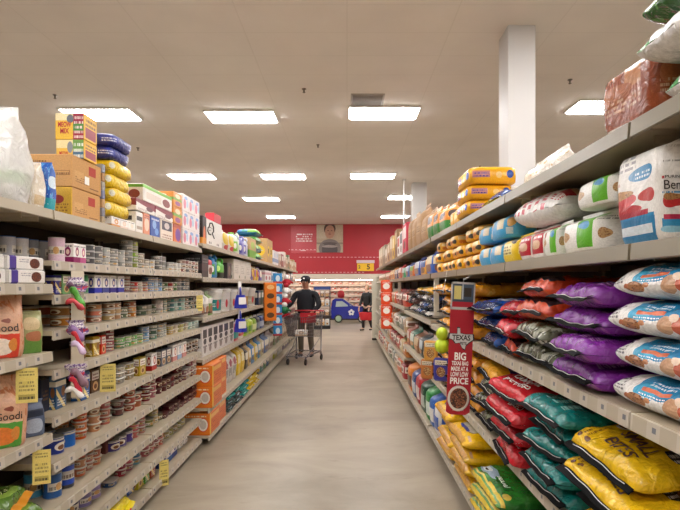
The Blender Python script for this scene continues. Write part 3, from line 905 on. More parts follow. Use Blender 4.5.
# seventh shelf
L(6, 55, 79, 'tall', ['1f4c9c', '2458a8'], 'royal blue tub', (1, 1), .04, lab=0, size=(.10, .10, .09))
L(6, 81, 94, 'cup', ['d07a3c', 'de9a62'], 'orange cup', (2, 2), .05, lab=1, rows=1)
L(6, 95, 105, 'cup', ['dca07c'], 'peach cup', (2, 2), .04, lab=0)
L(6, 106, 118, 'cup', ['c07a70', 'cf9a94'], 'rosy pink cup', (2, 3), .06, lab=1, rows=2)
L(6, 119, 130, 'cup', ['7a4a40'], 'brown cup', (2, 2), .08, lab=2, rows=2)
L(6, 131, 146, 'cup', ['c25a3c', 'd08060'], 'rust red cup', (2, 2), .05, lab=0, rows=2)
L(6, 147, 159, 'cup', ['8a3c48', 'c98a90'], 'raspberry cup', (2, 3), .06, lab=1, rows=2)
L(6, 160, 184, 'cup', ['6a2530', '8a4550'], 'maroon cup', (2, 2), .06, lab=0, rows=2, lid=M_lid_maroon)
L(6, 185, 198, 'cup', ['92505a', 'd8c8c4'], 'maroon and white cup', (2, 2), .04, lab=1)
# eighth shelf
L(7, 54, 66, 'tall', ['4f8fc0', 'b8455a'], 'light blue and red can', (1, 1), .05, lab=1, size=(.09, .09, .13))
L(7, 67, 80, 'tall', ['2a58b0', 'c04040'], 'blue and red can', (1, 1), .05, lab=2, size=(.09, .09, .13))
L(7, 81, 104, 'cup', ['d08a68', 'e0a486'], 'apricot cup', (2, 2), .09, lab=1)
L(7, 105, 114, 'carton', ['6a4038'], 'dark brown box', (1, 1), .12, lab=3, size=(.12, .08, .13))
L(7, 115, 134, 'tall', ['5a4a8e', '6c5c9e'], 'purple tub', (1, 1), .10, lab=0, size=(.10, .10, .075))
L(7, 135, 149, 'cup', ['cf7f84', 'd89a98'], 'coral pink cup', (2, 2), .08, lab=1, rows=2)
L(7, 150, 164, 'tall', ['8a8a52', 'c8bf96'], 'olive beige tub', (1, 2), .09, lab=1, rows=2, size=(.09, .09, .06))
L(7, 165, 198, 'tray', ['6a2a34', '7c3a42'], 'wine dark dish with white rim', (1, 2), .05, lab=0, rows=2, lid=M_lid_maroon, size=(.12, .11, .04))
# ninth shelf
L(8, 62, 82, 'tall', ['2a5aa0', '3a3f5a'], 'blue food jar', (1, 1), .10, lab=1, size=(.10, .10, .11))
L(8, 84, 104, 'tall', ['8a80b0', 'a49ac4'], 'lilac and white tub', (1, 1), .10, lab=1, size=(.105, .105, .085))
L(8, 98, 110, 'cup', ['a86a40'], 'caramel cup', (2, 2), .20, lab=0)
L(8, 110, 122, 'tray', ['5a86bc', '6f98c8'], 'blue dish', (1, 2), .08, lab=1)
L(8, 123, 136, 'cup', ['c8606c', 'cf7a80'], 'strawberry pink cup', (2, 2), .08, lab=1, rows=2)
L(8, 137, 146, 'cup', ['6fa8c8'], 'light blue cup', (2, 2), .08, lab=1)
L(8, 147, 165, 'cup', ['cc7a80', 'd88a84'], 'dusty pink cup', (2, 2), .08, lab=0, rows=2)
L(8, 166, 186, 'tall', ['c9b888', 'a89a5c'], 'cream lidded tub', (1, 1), .10, lab=1, rows=2, size=(.10, .10, .065))
# bottom deck
L(9, 127, 135, 'carton', ['2f66a8', '58a0d0'], 'blue boxed food', (1, 1), .10, lab=2, size=(.10, .06, .13))
L(9, 136, 143, 'carton', ['c8a82c', '5f9a4a'], 'yellow green boxed food', (1, 1), .08, lab=0, size=(.10, .06, .14))
L(9, 144, 155, 'carton', ['5a9a3f', 'd06a30'], 'green and orange boxed food', (1, 1), .07, lab=2, size=(.10, .06, .15))
L(9, 161, 177, 'carton', ['2f5596', '4478b4'], 'navy boxed food', (1, 1), .06, lab=1, size=(.12, .06, .15))
L(9, 178, 187, 'carton', ['d8d4d0'], 'white speckled box', (1, 2), .08, lab=1, size=(.10, .06, .05))
# ------------------------------------------------------------------ canned food side: upper deck and closest bay
def lab_text(o, mbt, mats, name='lettering'):
    return mbt.build(name, mats, o)
M_ink = simple('dark_ink', '2c2320', .5)
M_brown_ink = simple('brown_ink', '4a2a16', .5)
M_white_ink = simple('white_ink', 'f4f1ea', .45)
M_red_ink = simple('red_ink', 'c01f2c', .45)
M_blue_ink = simple('blue_ink', '1d3f93', .45)
LT = LZ[0] + .001

# clear wrapped bag of white rolls
M_clear, _nt, _b = base_mat('clear_plastic_film')
_b.inputs['Base Color'].default_value = lin('f3f3f1'); _b.inputs['Roughness'].default_value = .12; _b.inputs['Transmission Weight'].default_value = .25; _b.inputs['IOR'].default_value = 1.08; _b.inputs['Alpha'].default_value = .7
def film_bump(m, s=11, st=.6):
    nt = m.node_tree; b = nt.nodes['Principled BSDF']
    tc = nt.nodes.new('ShaderNodeTexCoord'); nz = nt.nodes.new('ShaderNodeTexNoise'); nz.inputs['Scale'].default_value = s; nz.inputs['Detail'].default_value = 4; nz.inputs['Distortion'].default_value = 2
    bp = nt.nodes.new('ShaderNodeBump'); bp.inputs['Strength'].default_value = st; bp.inputs['Distance'].default_value = .03
    nt.links.new(tc.outputs['Object'], nz.inputs['Vector']); nt.links.new(nz.outputs['Fac'], bp.inputs['Height']); nt.links.new(bp.outputs['Normal'], b.inputs['Normal'])
film_bump(M_clear)
mb, fr = bag_stand(.34, .40, .43, 3, lump=.045, shoulder=.3, pinch=.985, n0=2.6)
wb = mb.build('wrapped_pack', [M_clear]); wb.location = (-1.65, 2.30, LT); tag(wb, 'lumpy clear plastic bag of white rolls on the upper deck by the photo edge', 'bag')
M_roll = printed('white_roll', 'eceae6', [('R', 0, .35, 1, .62, '8fc25a'), ('N', 5, .62, 'd8d6d2')], .6)
for (x, y, z) in ((-.06, -.09, .03), (-.06, .09, .03), (.07, -.09, .03), (.07, .09, .03)):
    MB().lathe([(.055, 0), (.06, .004), (.06, .2), (.055, .204)], 16).build('roll', [M_roll], wb, (x, y, z))
# beige pack and blue pack in film
mb, fr = bag_stand(.17, .12, .235, 5, lump=.014, shoulder=.8, pinch=.96)
o = mb.build('wrapped_pack', [printed('beige_pack', 'd9cdb8', [('N', 4, .56, 'e9e4da'), ('R', .1, .1, .6, .3, 'c9b08a')], .25, bump=.4)]); o.location = (-1.60, 2.515, LT)
o.rotation_euler = (0, 0, .1); tag(o, 'cream wrapped pack between the clear bag and the blue pack', 'pack')
mb, fr = bag_stand(.16, .09, .26, 6, lump=.01, shoulder=.85, pinch=.97)
o = mb.build('wrapped_pack', [printed('blue_pack', '1f57b0', [('N', 5, .56, '4f9bd8'), ('R', 0, 0, 1, .28, '2c9aa8'), ('E', .5, .6, .25, .12, 'cfe3f2'), ('N', 9, .66, 'e6f0f4')], .25, bump=.35)]); o.location = (-1.595, 2.62, LT)
tag(o, 'blue and teal wrapped pack leaning against the brown cartons', 'pack')

# brown cartons
M_carton = printed('brown_cardboard', 'c9975a', [('R', .08, .25, .38, .55, 'd2a266'), ('T', .1, .2, .5, .4, 3, '8a5f35'), ('R', .55, .55, .8, .85, 'b03a2c'), ('R', .58, .12, .9, .16, '8a5f35')], .7, rep=True)
M_tape = simple('parcel_tape', 'b98a52', .3)
def cardbox(w, d, h, side_mat=None):
    mb = MB(); mb.box(-w / 2, -d / 2, 0, w / 2, d / 2, h, 0, .004, {'-y': 1} if side_mat else None)
    o = mb.build('cardboard_carton', [M_carton, side_mat or M_carton])
    MB().box(-w / 2 - .0005, -.022, h, w / 2 + .0005, .022, h + .0008).build('tape', M_tape, o)
    return o
M_front = printed('brown_carton_striped', 'c9975a', [('R', 0, 0, .34, 1, '8e2230'), ('R', .34, 0, 1, 1, 'e3b23c'), ('E', .62, .6, .16, .14, 'a83a30'), ('T', .1, .1, .9, .5, 4, 'a8742c'), ('T', .03, .1, .3, .9, 5, 'd8b0a0')], .6, rep=False)
o = cardbox(.20, .32, .168, M_front); o.location = (-1.605, 2.95, LT); tag(o, 'lower brown carton with a dark red and yellow end, under another carton', 'carton')
M_f2 = printed('brown_carton_stamp', 'cf9c5e', [('R', .5, .35, .95, .5, '9a6a38'), ('R', .52, .37, .93, .48, 'cf9c5e'), ('T', .52, .37, .93, .48, 1, '7d5228'), ('T', .08, .75, .4, .85, 1, '7d5228')], .65, rep=False)
o = cardbox(.235, .33, .178, M_f2); o.location = (-1.622, 2.955, LT + .170); tag(o, 'upper brown carton stacked on the one with the red and yellow end', 'carton')
M_sticker = simple('white_sticker', 'f2f0ea', .5)
MB().box(.118, -.03, .04, .1186, .02, .085).build('sticker', M_sticker, o)

# yellow cat food boxes
M_meow = printed('yellow_food_box', 'edb92e', [('R', 0, .0, .62, 1, 'f0c23a'), ('R', .0, .72, .62, 1, 'f4e6b4'), ('R', .62, 0, 1, .33, 'a8213a'), ('R', .62, .33, 1, .6, '4f8f3c'), ('R', .62, .6, 1, 1, 'a02040'), ('E', .52, .78, .12, .16, '6a6f7a'), ('T', .65, .05, .97, .95, 5, 'efd9d2')], .4, rep=False)
M_meow2 = printed('yellow_food_box_low', 'efc24a', [('R', .0, .55, .6, 1, 'f2e2a8'), ('R', .6, 0, 1, .4, '3d6a8a'), ('R', .6, .4, 1, 1, '6fa04a'), ('E', .5, .6, .1, .3, '8a8f96'), ('T', .63, .05, .97, .95, 3, 'eef0e6')], .4, rep=False)
z = LT + .170 + .180
bxs = []
o = MB().box(-.08, -.075, 0, .08, .075, .108, 0, .003, {'+x': 1}).build('food_box', [M_meow2, printed('box_side_col', 'e8b430', [('R', .1, .1, .9, .5, '9a3040'), ('T', .1, .55, .9, .9, 2, '6a3a20')], .4)]); o.location = (-1.575, 2.975, z)
tag(o, 'yellow, green and blue food box between the carton and the tall yellow box', 'box')
text_mb('MEOW', .05, .022, bold=.02).build('lettering', M_red_ink, o, (-.035, -.0765, .03))
o = MB().box(-.085, -.075, 0, .08, .075, .15, 0, .003, {'+x': 1}).build('food_box', [M_meow, bpy.data.materials['box_side_col']]); o.location = (-1.575, 2.975, z + .109)
tag(o, 'tall yellow box with dark red side topping the carton pile', 'box')
t = MB(); t.add(text_mb('MEOW', .075, .03, bold=.03), Matrix.Translation((-.03, 0, .085))); t.add(text_mb('MIX', .05, .03, bold=.03), Matrix.Translation((-.03, 0, .048)))
t.build('lettering', M_red_ink, o, (0, -.0765, 0))
# slim column of small cartons behind the pile
cm = ['b9a88c', '8f8f9a', 'c49a6a', '7d86a6', 'a6a29a', 'b58a5c', '9aa4b4']
for k in range(7):
    pr = proto(('slim',), lambda: carton_mesh(.034, .12, .052, 3))
    place(pr, (-1.555, 3.137, LT + k * .0535), PI / 2, f"slim patterned carton beside the brown cartons, {level_word(k, 7)} of its column", 'carton', 'slim cartons beside the pile', cm[k])

# yellow and blue bags stacked flat
M_yel = printed('yellow_pouch', 'e8c51a', [('E', .35, .5, .1, .12, 'd8d4c0'), ('R', .1, .1, .25, .9, 'c9a010'), ('N', 5, .63, 'f2dc4a')], .3, rep=False, bump=.35, bscale=18)
M_blu = printed('navy_pouch', '232a7c', [('R', .2, .2, .5, .8, '3a44a8'), ('T', .15, .2, .6, .8, 3, 'dfe3f0')], .3, rep=False, bump=.35, bscale=18)
def block_pack(w, d, h, mat, seed, name='food_pouch'):
    mb = MB(); mb.lathe([(.86, 0), (.97, .010), (1, h * .3), (1.02, h * .55), (.99, h - .012), (.9, h)], 48, sx=w / 2, sy=d / 2, n=6, urep=4)
    off = Vector((seed, seed * 2.3, 1))
    for q in mb.v:
        k = mnoise.noise(q * 14 + off) * .012
        q.x += k * (1 if q.x > 0 else -1); q.y += k * .8 * (1 if q.y > 0 else -1)
    return mb.build(name, [mat])
M_yel2 = printed('yellow_block_pouch', 'e8c51a', [('E', .5, .6, .18, .25, 'd8d4c0'), ('R', .05, .1, .3, .35, 'c9a010'), ('T', .1, .2, .4, .5, 2, 'a8860c'), ('N', 5, .63, 'f2dc4a')], .28, rep=True, bump=.6, bscale=22)
M_blu2 = printed('navy_block_pouch', '232a7c', [('R', .1, .3, .9, .75, '2f3898'), ('T', .12, .35, .8, .7, 2, 'dfe3f0')], .28, rep=True, bump=.6, bscale=22)
ye = block_pack(.345, .32, .086, M_yel2, 11); bl = block_pack(.345, .30, .080, M_blu2, 12)
cb = proto(('base', 1), lambda: carton_mesh(.115, .2, .07, 1))
for i, (yy, c) in enumerate(((3.29, 'd8903c'), (3.41, 'e2c8b8'), (3.53, 'e8dcd4'))):
    place(cb, (-1.59, yy, LT), PI / 2, ('orange', 'pale pink', 'white')[i] + ' flat carton under the yellow pouches', 'carton', 'flat cartons under the yellow pouches', c)
LW4 = ['lowest', 'second', 'third', 'topmost']
for k in range(4):
    place(ye, (-1.645 + .012 * (k % 2), 3.325 + .015 * (k % 2), LT + .0715 + k * .087), (0, 0, R.uniform(-.04, .04)), f"bright yellow pouch lying flat, {LW4[k]} of the four yellow ones", 'pouch', 'yellow pouches on the upper deck')
for k in range(2):
    place(bl, (-1.64 + .015 * k, 3.315 + .01 * k, LT + .0725 + 4 * .087 + k * .081), (0, 0, R.uniform(-.06, .06)), f"navy blue pouch on the yellow pouches, {('lower', 'upper')[k]} of the pair", 'pouch', 'navy pouches on the yellow ones')

# boxes further along the upper deck
def boxat(px0, px1, z0, h, mat_args, label, depth=.3, X=-1.49, name='food_box', cat='box', slot=None, gap=.004):
    ya, yb = ypos(px0, X), ypos(px1, X)
    n = max(1, round((yb - ya) / .42)) if yb - ya > .55 else 1
    if n > 1:
        w = (yb - ya) / n - gap
        o0 = MB().box(-w / 2, 0, 0, w / 2, depth, h, 0, .004).build(name, [mat_args])
        for k in range(n):
            place(o0, (X, ya + (k + .5) * (yb - ya) / n, z0), PI / 2, f"{label}, {ORD[k]} of {n}", cat, label + ' row')
        return o0
    w = yb - ya - gap
    o = MB().box(-w / 2, 0, 0, w / 2, depth, h, 0, .004).build(name, [mat_args] if not isinstance(mat_args, list) else mat_args)
    o.location = (X, (ya + yb) / 2, z0); o.rotation_euler = (0, 0, PI / 2)
    return tag(o, label, cat)
def pm(name, base, layers, rough=.4, **k): return printed(name, base, layers, rough, **k)
boxat(136, 143, LT, .155, pm('bx_wb', 'e6e2dc', [('R', .1, .6, .9, .8, '3a3438'), ('R', .1, .2, .9, .35, 'b0a090')]), 'white box with a black band next to the flat cartons')
boxat(143.5, 150, LT, .165, pm('bx_or', 'dc8f6c', [('E', .5, .5, .35, .3, 'f0d0b8'), ('T', .1, .75, .9, .95, 2, '8a3a4a')]), 'salmon pink box between the black banded and blue boxes')
boxat(150.5, 160, LT, .165, pm('bx_bl', '2f55a8', [('E', .4, .6, .2, .2, '8fb4e0'), ('E', .65, .3, .2, .16, '6f9ad8'), ('T', .1, .8, .9, .95, 1, 'e8eef6')]), 'royal blue box in the lower row of the upper deck')
boxat(160.5, 173, LT, .165, pm('bx_bg', 'e2d3c4', [('R', .1, .5, .9, .95, '3a3346'), ('E', .5, .72, .2, .16, 'cfc4c0'), ('T', .1, .1, .9, .35, 2, '8f5a4a')]), 'beige box with a dark photo panel')
boxat(173.5, 181, LT, .165, pm('bx_op', 'd9743c', [('E', .6, .45, .35, .35, '7a4aa0'), ('R', 0, .8, 1, 1, 'c2583a')]), 'orange box with a purple disc')
M_mar = pm('bx_mar', 'e9e3dc', [('D', .35, 1, .72, 1.4, '86283a'), ('E', .7, .4, .18, .2, '6a3340'), ('T', .1, .1, .6, .3, 2, '8a6a60')])
boxat(136, 155, LT + .166, .085, M_mar, 'white flat box with a maroon wave, first of two')
boxat(155.5, 173, LT + .166, .085, M_mar, 'white flat box with a maroon wave, second of two')
boxat(143, 172, LT + .252, .125, pm('bx_gr', 'ece6dc', [('R', 0, .78, 1, 1, '76b83c'), ('E', .78, .4, .14, .26, '8a4036'), ('R', .1, .2, .6, .6, 'ded0c0')]), 'wide white box with a green lid band topping the maroon wave boxes')
M_og = pm('bx_og', 'dd8f3c', [('R', 0, .45, 1, .62, '7aa844'), ('E', .5, .75, .3, .15, 'f0d8b0'), ('E', .5, .25, .3, .15, '9a4a8a')])
boxat(173.5, 182, LT + .166, .15, M_og, 'orange and green box, lower of the two')
boxat(173.5, 182, LT + .317, .125, M_og, 'orange and green box, upper of the two')
M_wp = pm('bx_wp', 'efe6e6', [('E', .3, .45, .22, .3, 'dc7f98'), ('E', .72, .5, .16, .24, 'b3cfe8'), ('E', .5, .8, .3, .1, '8fb0dc')])
yy = ypos(183, -1.49)
for r_ in range(3):
    for c_ in range(3):
        if r_ == 2 and c_ == 2: pass
        o = proto(('wp',), lambda: MB().box(-.085, 0, 0, .085, .3, .155, 0, .004).build('food_box', [M_wp]))
        place(o, (-1.49, yy + .085 + c_ * .176, LT + r_ * .156), PI / 2, f"white box with pink and blue discs, {['bottom', 'middle', 'top'][r_]} of the {ORD[c_]} column", 'box', 'white boxes with pink discs')

# closest bay: white cartons, standing bags, green treat bags
M_wcart = printed('white_meal_carton', 'e4e0da', [('R', -.05, 0, .2, 1, '4a3590'), ('S', .72, .5, .15, .38, 26, '8a4a30', '5a2a1c'), ('T', .28, .55, .55, .85, 2, '8a8790')], .35, rep=False)
wc = MB().box(-.13, 0, 0, .13, .128, .062, 0, .006).build('meal_carton', [M_wcart])
k = 0
for zi in range(2):
    for yi, yc in enumerate((2.06, 2.345)):
        lb = f"white and purple carton with a food bowl picture, {('lower', 'upper')[zi]}, {('at the photo edge', 'beside the hanging toys')[yi]}"
        place(wc, (-1.462 - .008 * zi, yc, 1.611 + zi * .0628), PI / 2 + R.uniform(-.015, .015), lb, 'carton', 'white and purple meal cartons')
def goodbag(name, band, label, loc, rz, H, seed, txt, bits):
    M = printed(name, 'cf9f80', [('E', .3, .8, .3, .2, 'd8b090'), ('N', 7, .6, 'c47a50'), ('R', 0, 0, 1, .36, band), ('E', .5, .17, .26, .13, bits), ('E', .75, .2, .12, .1, 'd8893c'), ('E', .2, .62, .1, .05, '8f4a34'), ('E', .62, .55, .06, .035, '86402c'), ('R', .0, .36, 1, .39, 'e2c0a0')], .35, rep=False, bump=.3, bscale=16, wob=.05)
    mb, fr = bag_stand(.225, .13, H, seed, lump=.008, shoulder=.62, pinch=.95)
    o = mb.build('food_bag', [M]); o.location = loc; o.rotation_euler = (0, 0, rz); tag(o, label, 'bag')
    letters_on(fr, [(txt, .048, H * .45, .095, .034, 0, .008)]).build('lettering', [M_ink], o)
    return o
goodbag('tan_red_bag', 'd2402a', 'tan food bag with a red lower band and script lettering', (-1.575, 2.265, 1.282), .6, .30, 21, 'Good', 'efe0d0')
goodbag('tan_green_bag', '4f9a38', 'tan food bag with a green and orange lower band and script lettering', (-1.57, 2.275, .885), .6, .315, 22, 'Goodi', 'e07a2c')
mb, fr = bag_stand(.10, .07, .20, 23, lump=.006)
o = mb.build('food_pouch', [printed('sage_pouch', '9a9a68', [('R', 0, 0, 1, .4, '5f8a3c'), ('E', .5, .7, .3, .15, 'c9b48a'), ('E', .6, .4, .25, .12, 'a86a4a')], .35, rep=False, bump=.3)])
o.location = (-1.515, 2.43, 1.282); o.rotation_euler = (0, 0, .9); tag(o, 'small sage green pouch beside the tan red banded bag', 'pouch')
mb, fr = bag_stand(.10, .06, .17, 24, lump=.006)
o = mb.build('food_pouch', [printed('slate_pouch', '55627c', [('R', 0, .55, 1, .75, '2c3446'), ('E', .5, .3, .3, .2, 'a9b4c4')], .35, rep=False, bump=.3)])
o.location = (-1.51, 2.44, .885); o.rotation_euler = (0, 0, .9); tag(o, 'small slate blue pouch beside the tan green banded bag', 'pouch')
M_treat = printed('green_treat_bag', '55762c', [('E', .35, .45, .28, .3, '8fae4a'), ('S', .4, .45, .2, .22, 18, 'dfe0a8', '5f7f34'), ('R', .62, .15, .78, .85, 'c24a38'), ('R', .85, 0, 1, 1, 'e0b848'), ('N', 6, .62, '3c5a20')], .22, rep=False, bump=.5, bscale=16)
mb, tp = bag_lie(.30, .26, .085, 31, pw=4); tb = mb.build('treat_bag', [M_treat, simple('orange_seal', 'd8902c', .3)])
for k_, (x, yv, z, rz) in enumerate(((-1.44, 2.30, .502, PI - .25), (-1.46, 2.33, .592, PI + .3), (-1.45, 2.02, .502, PI), (-1.47, 2.04, .592, PI + .15))):
    place(tb, (x, yv, z), (0, 0, rz), f"shiny green treat bag lying on the lowest corner shelf, {('lower', 'upper')[k_ % 2]}, {('by its end', 'at the photo edge')[k_ // 2]}", 'bag', 'green treat bags')
# yellow bag on the bottom deck
M_yb = printed('yellow_deck_bag', 'e6cf14', [('N', 6, .6, 'f0de3a'), ('R', .7, .3, 1, .7, 'a81f3c')], .25, rep=False, bump=.5)
mb, tp = bag_lie(.30, .34, .13, 33, pw=3); o = mb.build('food_bag', [M_yb, M_yb]); o.location = (-1.40, 3.28, .102); o.rotation_euler = (0, 0, PI + .15); tag(o, 'crumpled yellow bag at the front of the bottom canned food deck', 'bag')

# yellow price tags
M_tag = printed('yellow_price_tag', 'e3cf74', [('T', .15, .78, .85, .95, 2, '8a7c48'), ('R', .3, .5, .7, .62, 'd8c468'), ('T', .12, .34, .88, .66, 3, '8f824c'), ('R', .12, .1, .88, .24, 'b3a252'), ('T', .12, .1, .88, .24, 1, '4f4728')], .45, rep=False)
def ptag(x, y, z, w, h, rz, label, rx=0.0):
    mb = MB(); mb.box(-w / 2, -.0015, -h, w / 2, .0015, 0, 0, 0)
    mb.tube([(0, 0, -.004), (0, .003, .012), (0, .012, .02)], .002, 5, 1)
    o = mb.build('price_tag', [M_tag, M_steel]); o.location = (x, y, z); o.rotation_euler = (rx, 0, rz); tag(o, label, 'price tag', 'yellow price tags')
ptag(-1.425, 2.27, 1.235, .085, .155, .35, 'yellow price tag hanging below the tan red banded bag')
ptag(-1.425, 2.38, .835, .075, .16, .35, 'yellow price tag hanging above the green treat bags')
ptag(-1.425, 3.04, 1.135, .085, .165, .35, 'yellow price tag hanging beside the brown and silver food boxes')
ptag(-1.425, 3.97, .245, .07, .2, .55, 'yellow price tag in front of the navy boxed food on the bottom deck')
ptag(-1.425, 4.93, 1.51, .06, .15, .5, 'small yellow and orange price tag where the canned shelves end')

# hanging strip of toys
st = empty('clip_strip', (-1.405, 2.66, 1.02)); tag(st, 'cream hanging strip that carries packaged pet toys in front of the shelves', 'strip')
MB().box(-.03, -.001, 0, .03, .001, .66).build('strip_card', simple('cream_strip', 'ddd2bc', .45), st)
for k in range(0): MB().tube([(0, -.001, .12 + k * .12), (0, -.02, .118 + k * .12), (0, -.024, .128 + k * .12)], .002, 5).build('hook', M_wire, st)
st.rotation_euler = (0, 0, .5)
M_head = printed('toy_header', 'cfc3cc', [('R', 0, .6, 1, .85, 'c02a3a'), ('N', 8, .5, '6a4a86'), ('T', .1, .2, .9, .55, 2, 'f0ecea')], .4, rep=False)
def toy(z, cols, label, seed):
    t = empty('packaged_toy', (-1.396, 2.636, z)); t.rotation_euler = (0, 0, .5); tag(t, label, 'pet toy', 'packaged toys on the hanging strip')
    rnd = random.Random(seed)
    mb = MB()
    for q in (0, 1):
        mb.grid(lambda a, b: ((a - .5) * (.085 + .02 * math.sin(b * 7 + seed)) + .014 * (b - .5), -.006 - q * .002 - .012 * math.sin(PI * a) - .006 * math.sin(b * 11 + seed), -.075 * b), 8, 8, 0, flip=(q == 0))
    mb.build('header_card', [M_head], t)
    for i, c in enumerate(cols):
        mb = MB()
        a0 = rnd.uniform(-.9, .2); cx = rnd.uniform(-.015, .02); ln = rnd.uniform(.07, .10); r0 = rnd.uniform(.012, .022)
        pts = [(cx + ln * math.cos(a0) * (q - .5), -.026 - .018 * i, -.07 - .034 * i + ln * (q - .5) * math.sin(a0) + .02 * math.sin(PI * q * 1.6)) for q in [k / 8 for k in range(9)]]
        mb.tube(pts, .02, 10, radii=[r0 * f for f in (.35, .9, 1.1, .8, .7, .85, 1.15, .9, .3)])
        mb.build('toy_piece', simple(f'toy_{c}', c, .3), t)
toy(1.645, ['6a4a60', '4f9a34', 'b8303c'], 'hanging toy pack with a green piece, uppermost on the strip', 4)
toy(1.425, ['8a6a9a', 'b8202c', 'd0b8d8'], 'hanging toy pack with a lilac and red piece, middle of the strip', 9)
toy(1.20, ['8a6a78', 'c0203a', 'e0dcd8'], 'hanging toy pack with a dark red and white piece, lowest on the strip', 13)

# ------------------------------------------------------------------ litter side
def SL(i): return f"{ORD[i]} litter shelf down"
Z2 = [z + .001 for z in S2]
def bx2(px0, px1, i, h, mat, label, depth=.3, z_up=0, name='litter_box', cat='box', X=-1.49):
    return boxat(px0, px1, Z2[i] + z_up, h, mat, label, depth, X, name, cat)
def sbag2(px0, px1, i, h, mat, label, seed, name='litter_bag', cat='bag', X=-1.48, z_up=0, D=None):
    ya, yb = ypos(px0, X), ypos(px1, X); w = (yb - ya)
    D = D or min(.22, w)
    n = max(1, round(w / .36)) if w > .5 else 1
    if n > 1:
        w /= n
        mb, fr = bag_stand(w * .93, D, h, seed, lump=.010); o0 = mb.build(name, [mat])
        for k in range(n):
            place(o0, (X - D / 2 - .01, ya + (k + .5) * w, Z2[i] + z_up), PI / 2, f"{label}, {ORD[k]} of {n}", cat, label + ' row')
        return o0
    mb, fr = bag_stand(w * .93, D, h, seed, lump=.010)
    o = mb.build(name, [mat]); o.location = (X - D / 2 - .01, (ya + yb) / 2, Z2[i] + z_up); o.rotation_euler = (0, 0, PI / 2); tag(o, label, cat)
    return o
# top
bx2(202.5, 206.5, 0, .30, pm('bl_or', '2a2420', [('E', .5, .35, .3, .3, 'e0702c'), ('R', 0, .0, 1, .25, 'd8902c')]), 'black box with an orange flame picture at the start of the litter shelves')
catbox = bx2(207, 222, 0, .29, pm('cat_white', 'efece6', [('R', .0, .0, 1, .06, 'b8b4ae'), ('E', .3, .14, .05, .05, '6a2430'), ('E', .5, .14, .05, .05, '3a3640')], rep=True), 'white carton with a black outlined animal drawing')
d_ = MB()
d_.tube([(-.10, 0, .20), (-.06, 0, .25), (.03, 0, .26), (.09, 0, .22), (.09, 0, .17), (.03, 0, .15), (.12, 0, .10)], .008, 5)
d_.tube([(-.13, 0, .20), (-.15, 0, .16), (-.1, 0, .13), (-.02, 0, .13)], .008, 5)
for q in ((-.08, .205), (-.04, .205), (-.09, .17), (-.05, .17), (.02, .2)): d_.lathe([(.011, -.001), (.011, .001)], 10, c=(q[0], 0, q[1]))
_w = ypos(222, -1.49) - ypos(207, -1.49)
for side_ in (0,):
    d_.build('drawing', M_ink, catbox, (0, -.002, 0))
bx2(214, 221, 0, .10, simple('red_sign', 'c8303c', .4), 'small red box standing on the white carton with the drawing', .1, .292)
sbag2(223.5, 235, 0, .30, pm('wyr', 'ece8e0', [('R', 0, 0, 1, .3, 'd8d4cc'), ('E', .5, .5, .4, .25, 'e2c02c'), ('E', .6, .15, .3, .1, 'c42c34'), ('R', 0, .8, 1, 1, 'e8e4d8')], rep=True), 'white bag with a yellow patch and red spot', 41, D=.3)
JG = {}
def jug2(px, i, col, cap, label, w=.26, d=.2, h=.30, lab='7fc04a', X=-1.48, zu=0, key=None, layers=None):
    m = printed(f'jug_{col}_{lab}', col, layers or [('R', .1, .15, .9, .62, lab), ('E', .5, .4, .25, .14, 'f0eee8')], .4)
    o = jug_mesh(d, w, h, [m, simple(f'cap_{cap}', cap, .4)])
    o.location = (X - d / 2 - .01, ypos(px, X), Z2[i] + zu); tag(o, label, 'jug', 'litter jugs')
    return o
jug2(239, 0, 'd9dfcf', '6fae3c', 'pale green capped jug with a lime label, upper litter shelf', h=.30, lab='86c440')
jug2(243.8, 0, '8a86c8', 'c8c6e0', 'lavender jug next to the lime labelled jug', h=.30, lab='5a58b0')
jug2(247.5, 0, 'd0d4e4', '6a68b8', 'pale lilac jug third in the row of jugs', h=.30, lab='7a78c0')
bx2(249.5, 256, 0, .32, pm('brgreen', 'c8a878', [('R', 0, 0, 1, .4, '6fae3c'), ('E', .5, .65, .3, .18, 'a8c860')]), 'brown and green box after the lilac jugs')
def flat2(px, z, L_, W_, H_, mat, label, seed, X=-1.47, name='litter_bag'):
    mb, tp = bag_lie(L_, W_, H_, seed); o = mb.build(name, [mat, mat]); o.location = (X, ypos(px, X), z); o.rotation_euler = (0, 0, PI); tag(o, label, 'bag'); return o
M_bg = pm('bluegreen', '2c78b8', [('R', 0, 0, .45, 1, '7fc04a'), ('E', .5, .5, .3, .3, 'd0e4d8'), ('N', 5, .58, '1f8a7a')], .3, bump=.3)
flat2(261.3, Z2[0] + .0, .40, .56, .14, M_bg, 'blue and green bag lying flat, lowest of its pile', 51)
flat2(261.0, Z2[0] + .14, .40, .56, .14, M_bg, 'blue and green bag lying flat, second from below in its pile', 52)
flat2(261.0, Z2[0] + .28, .40, .56, .13, pm('greenwhite', '5aa84a', [('R', .4, 0, 1, 1, '2a8ab0'), ('E', .3, .5, .2, .3, 'e4ecd8')], .3, bump=.3), 'green and teal bag lying flat, third in its pile', 53)
flat2(261.0, Z2[0] + .41, .40, .54, .12, M_bg, 'blue and green bag lying flat on top of its pile', 54)
bx2(267.3, 272.5, 0, .46, pm('brownyel', 'c09a68', [('E', .5, .5, .35, .22, 'e0bc30'), ('R', .3, .4, .6, .6, '3a2a1c')], .6), 'tall brown carton with a yellow spot on the upper litter shelf')
bx2(273.5, 278.5, 0, .30, pm('whitepk', 'e6e4e4', [('R', 0, .2, 1, .45, '8a9fc0'), ('E', .5, .7, .3, .15, 'c8d4e0')]), 'white and grey blue box after the tall brown carton')
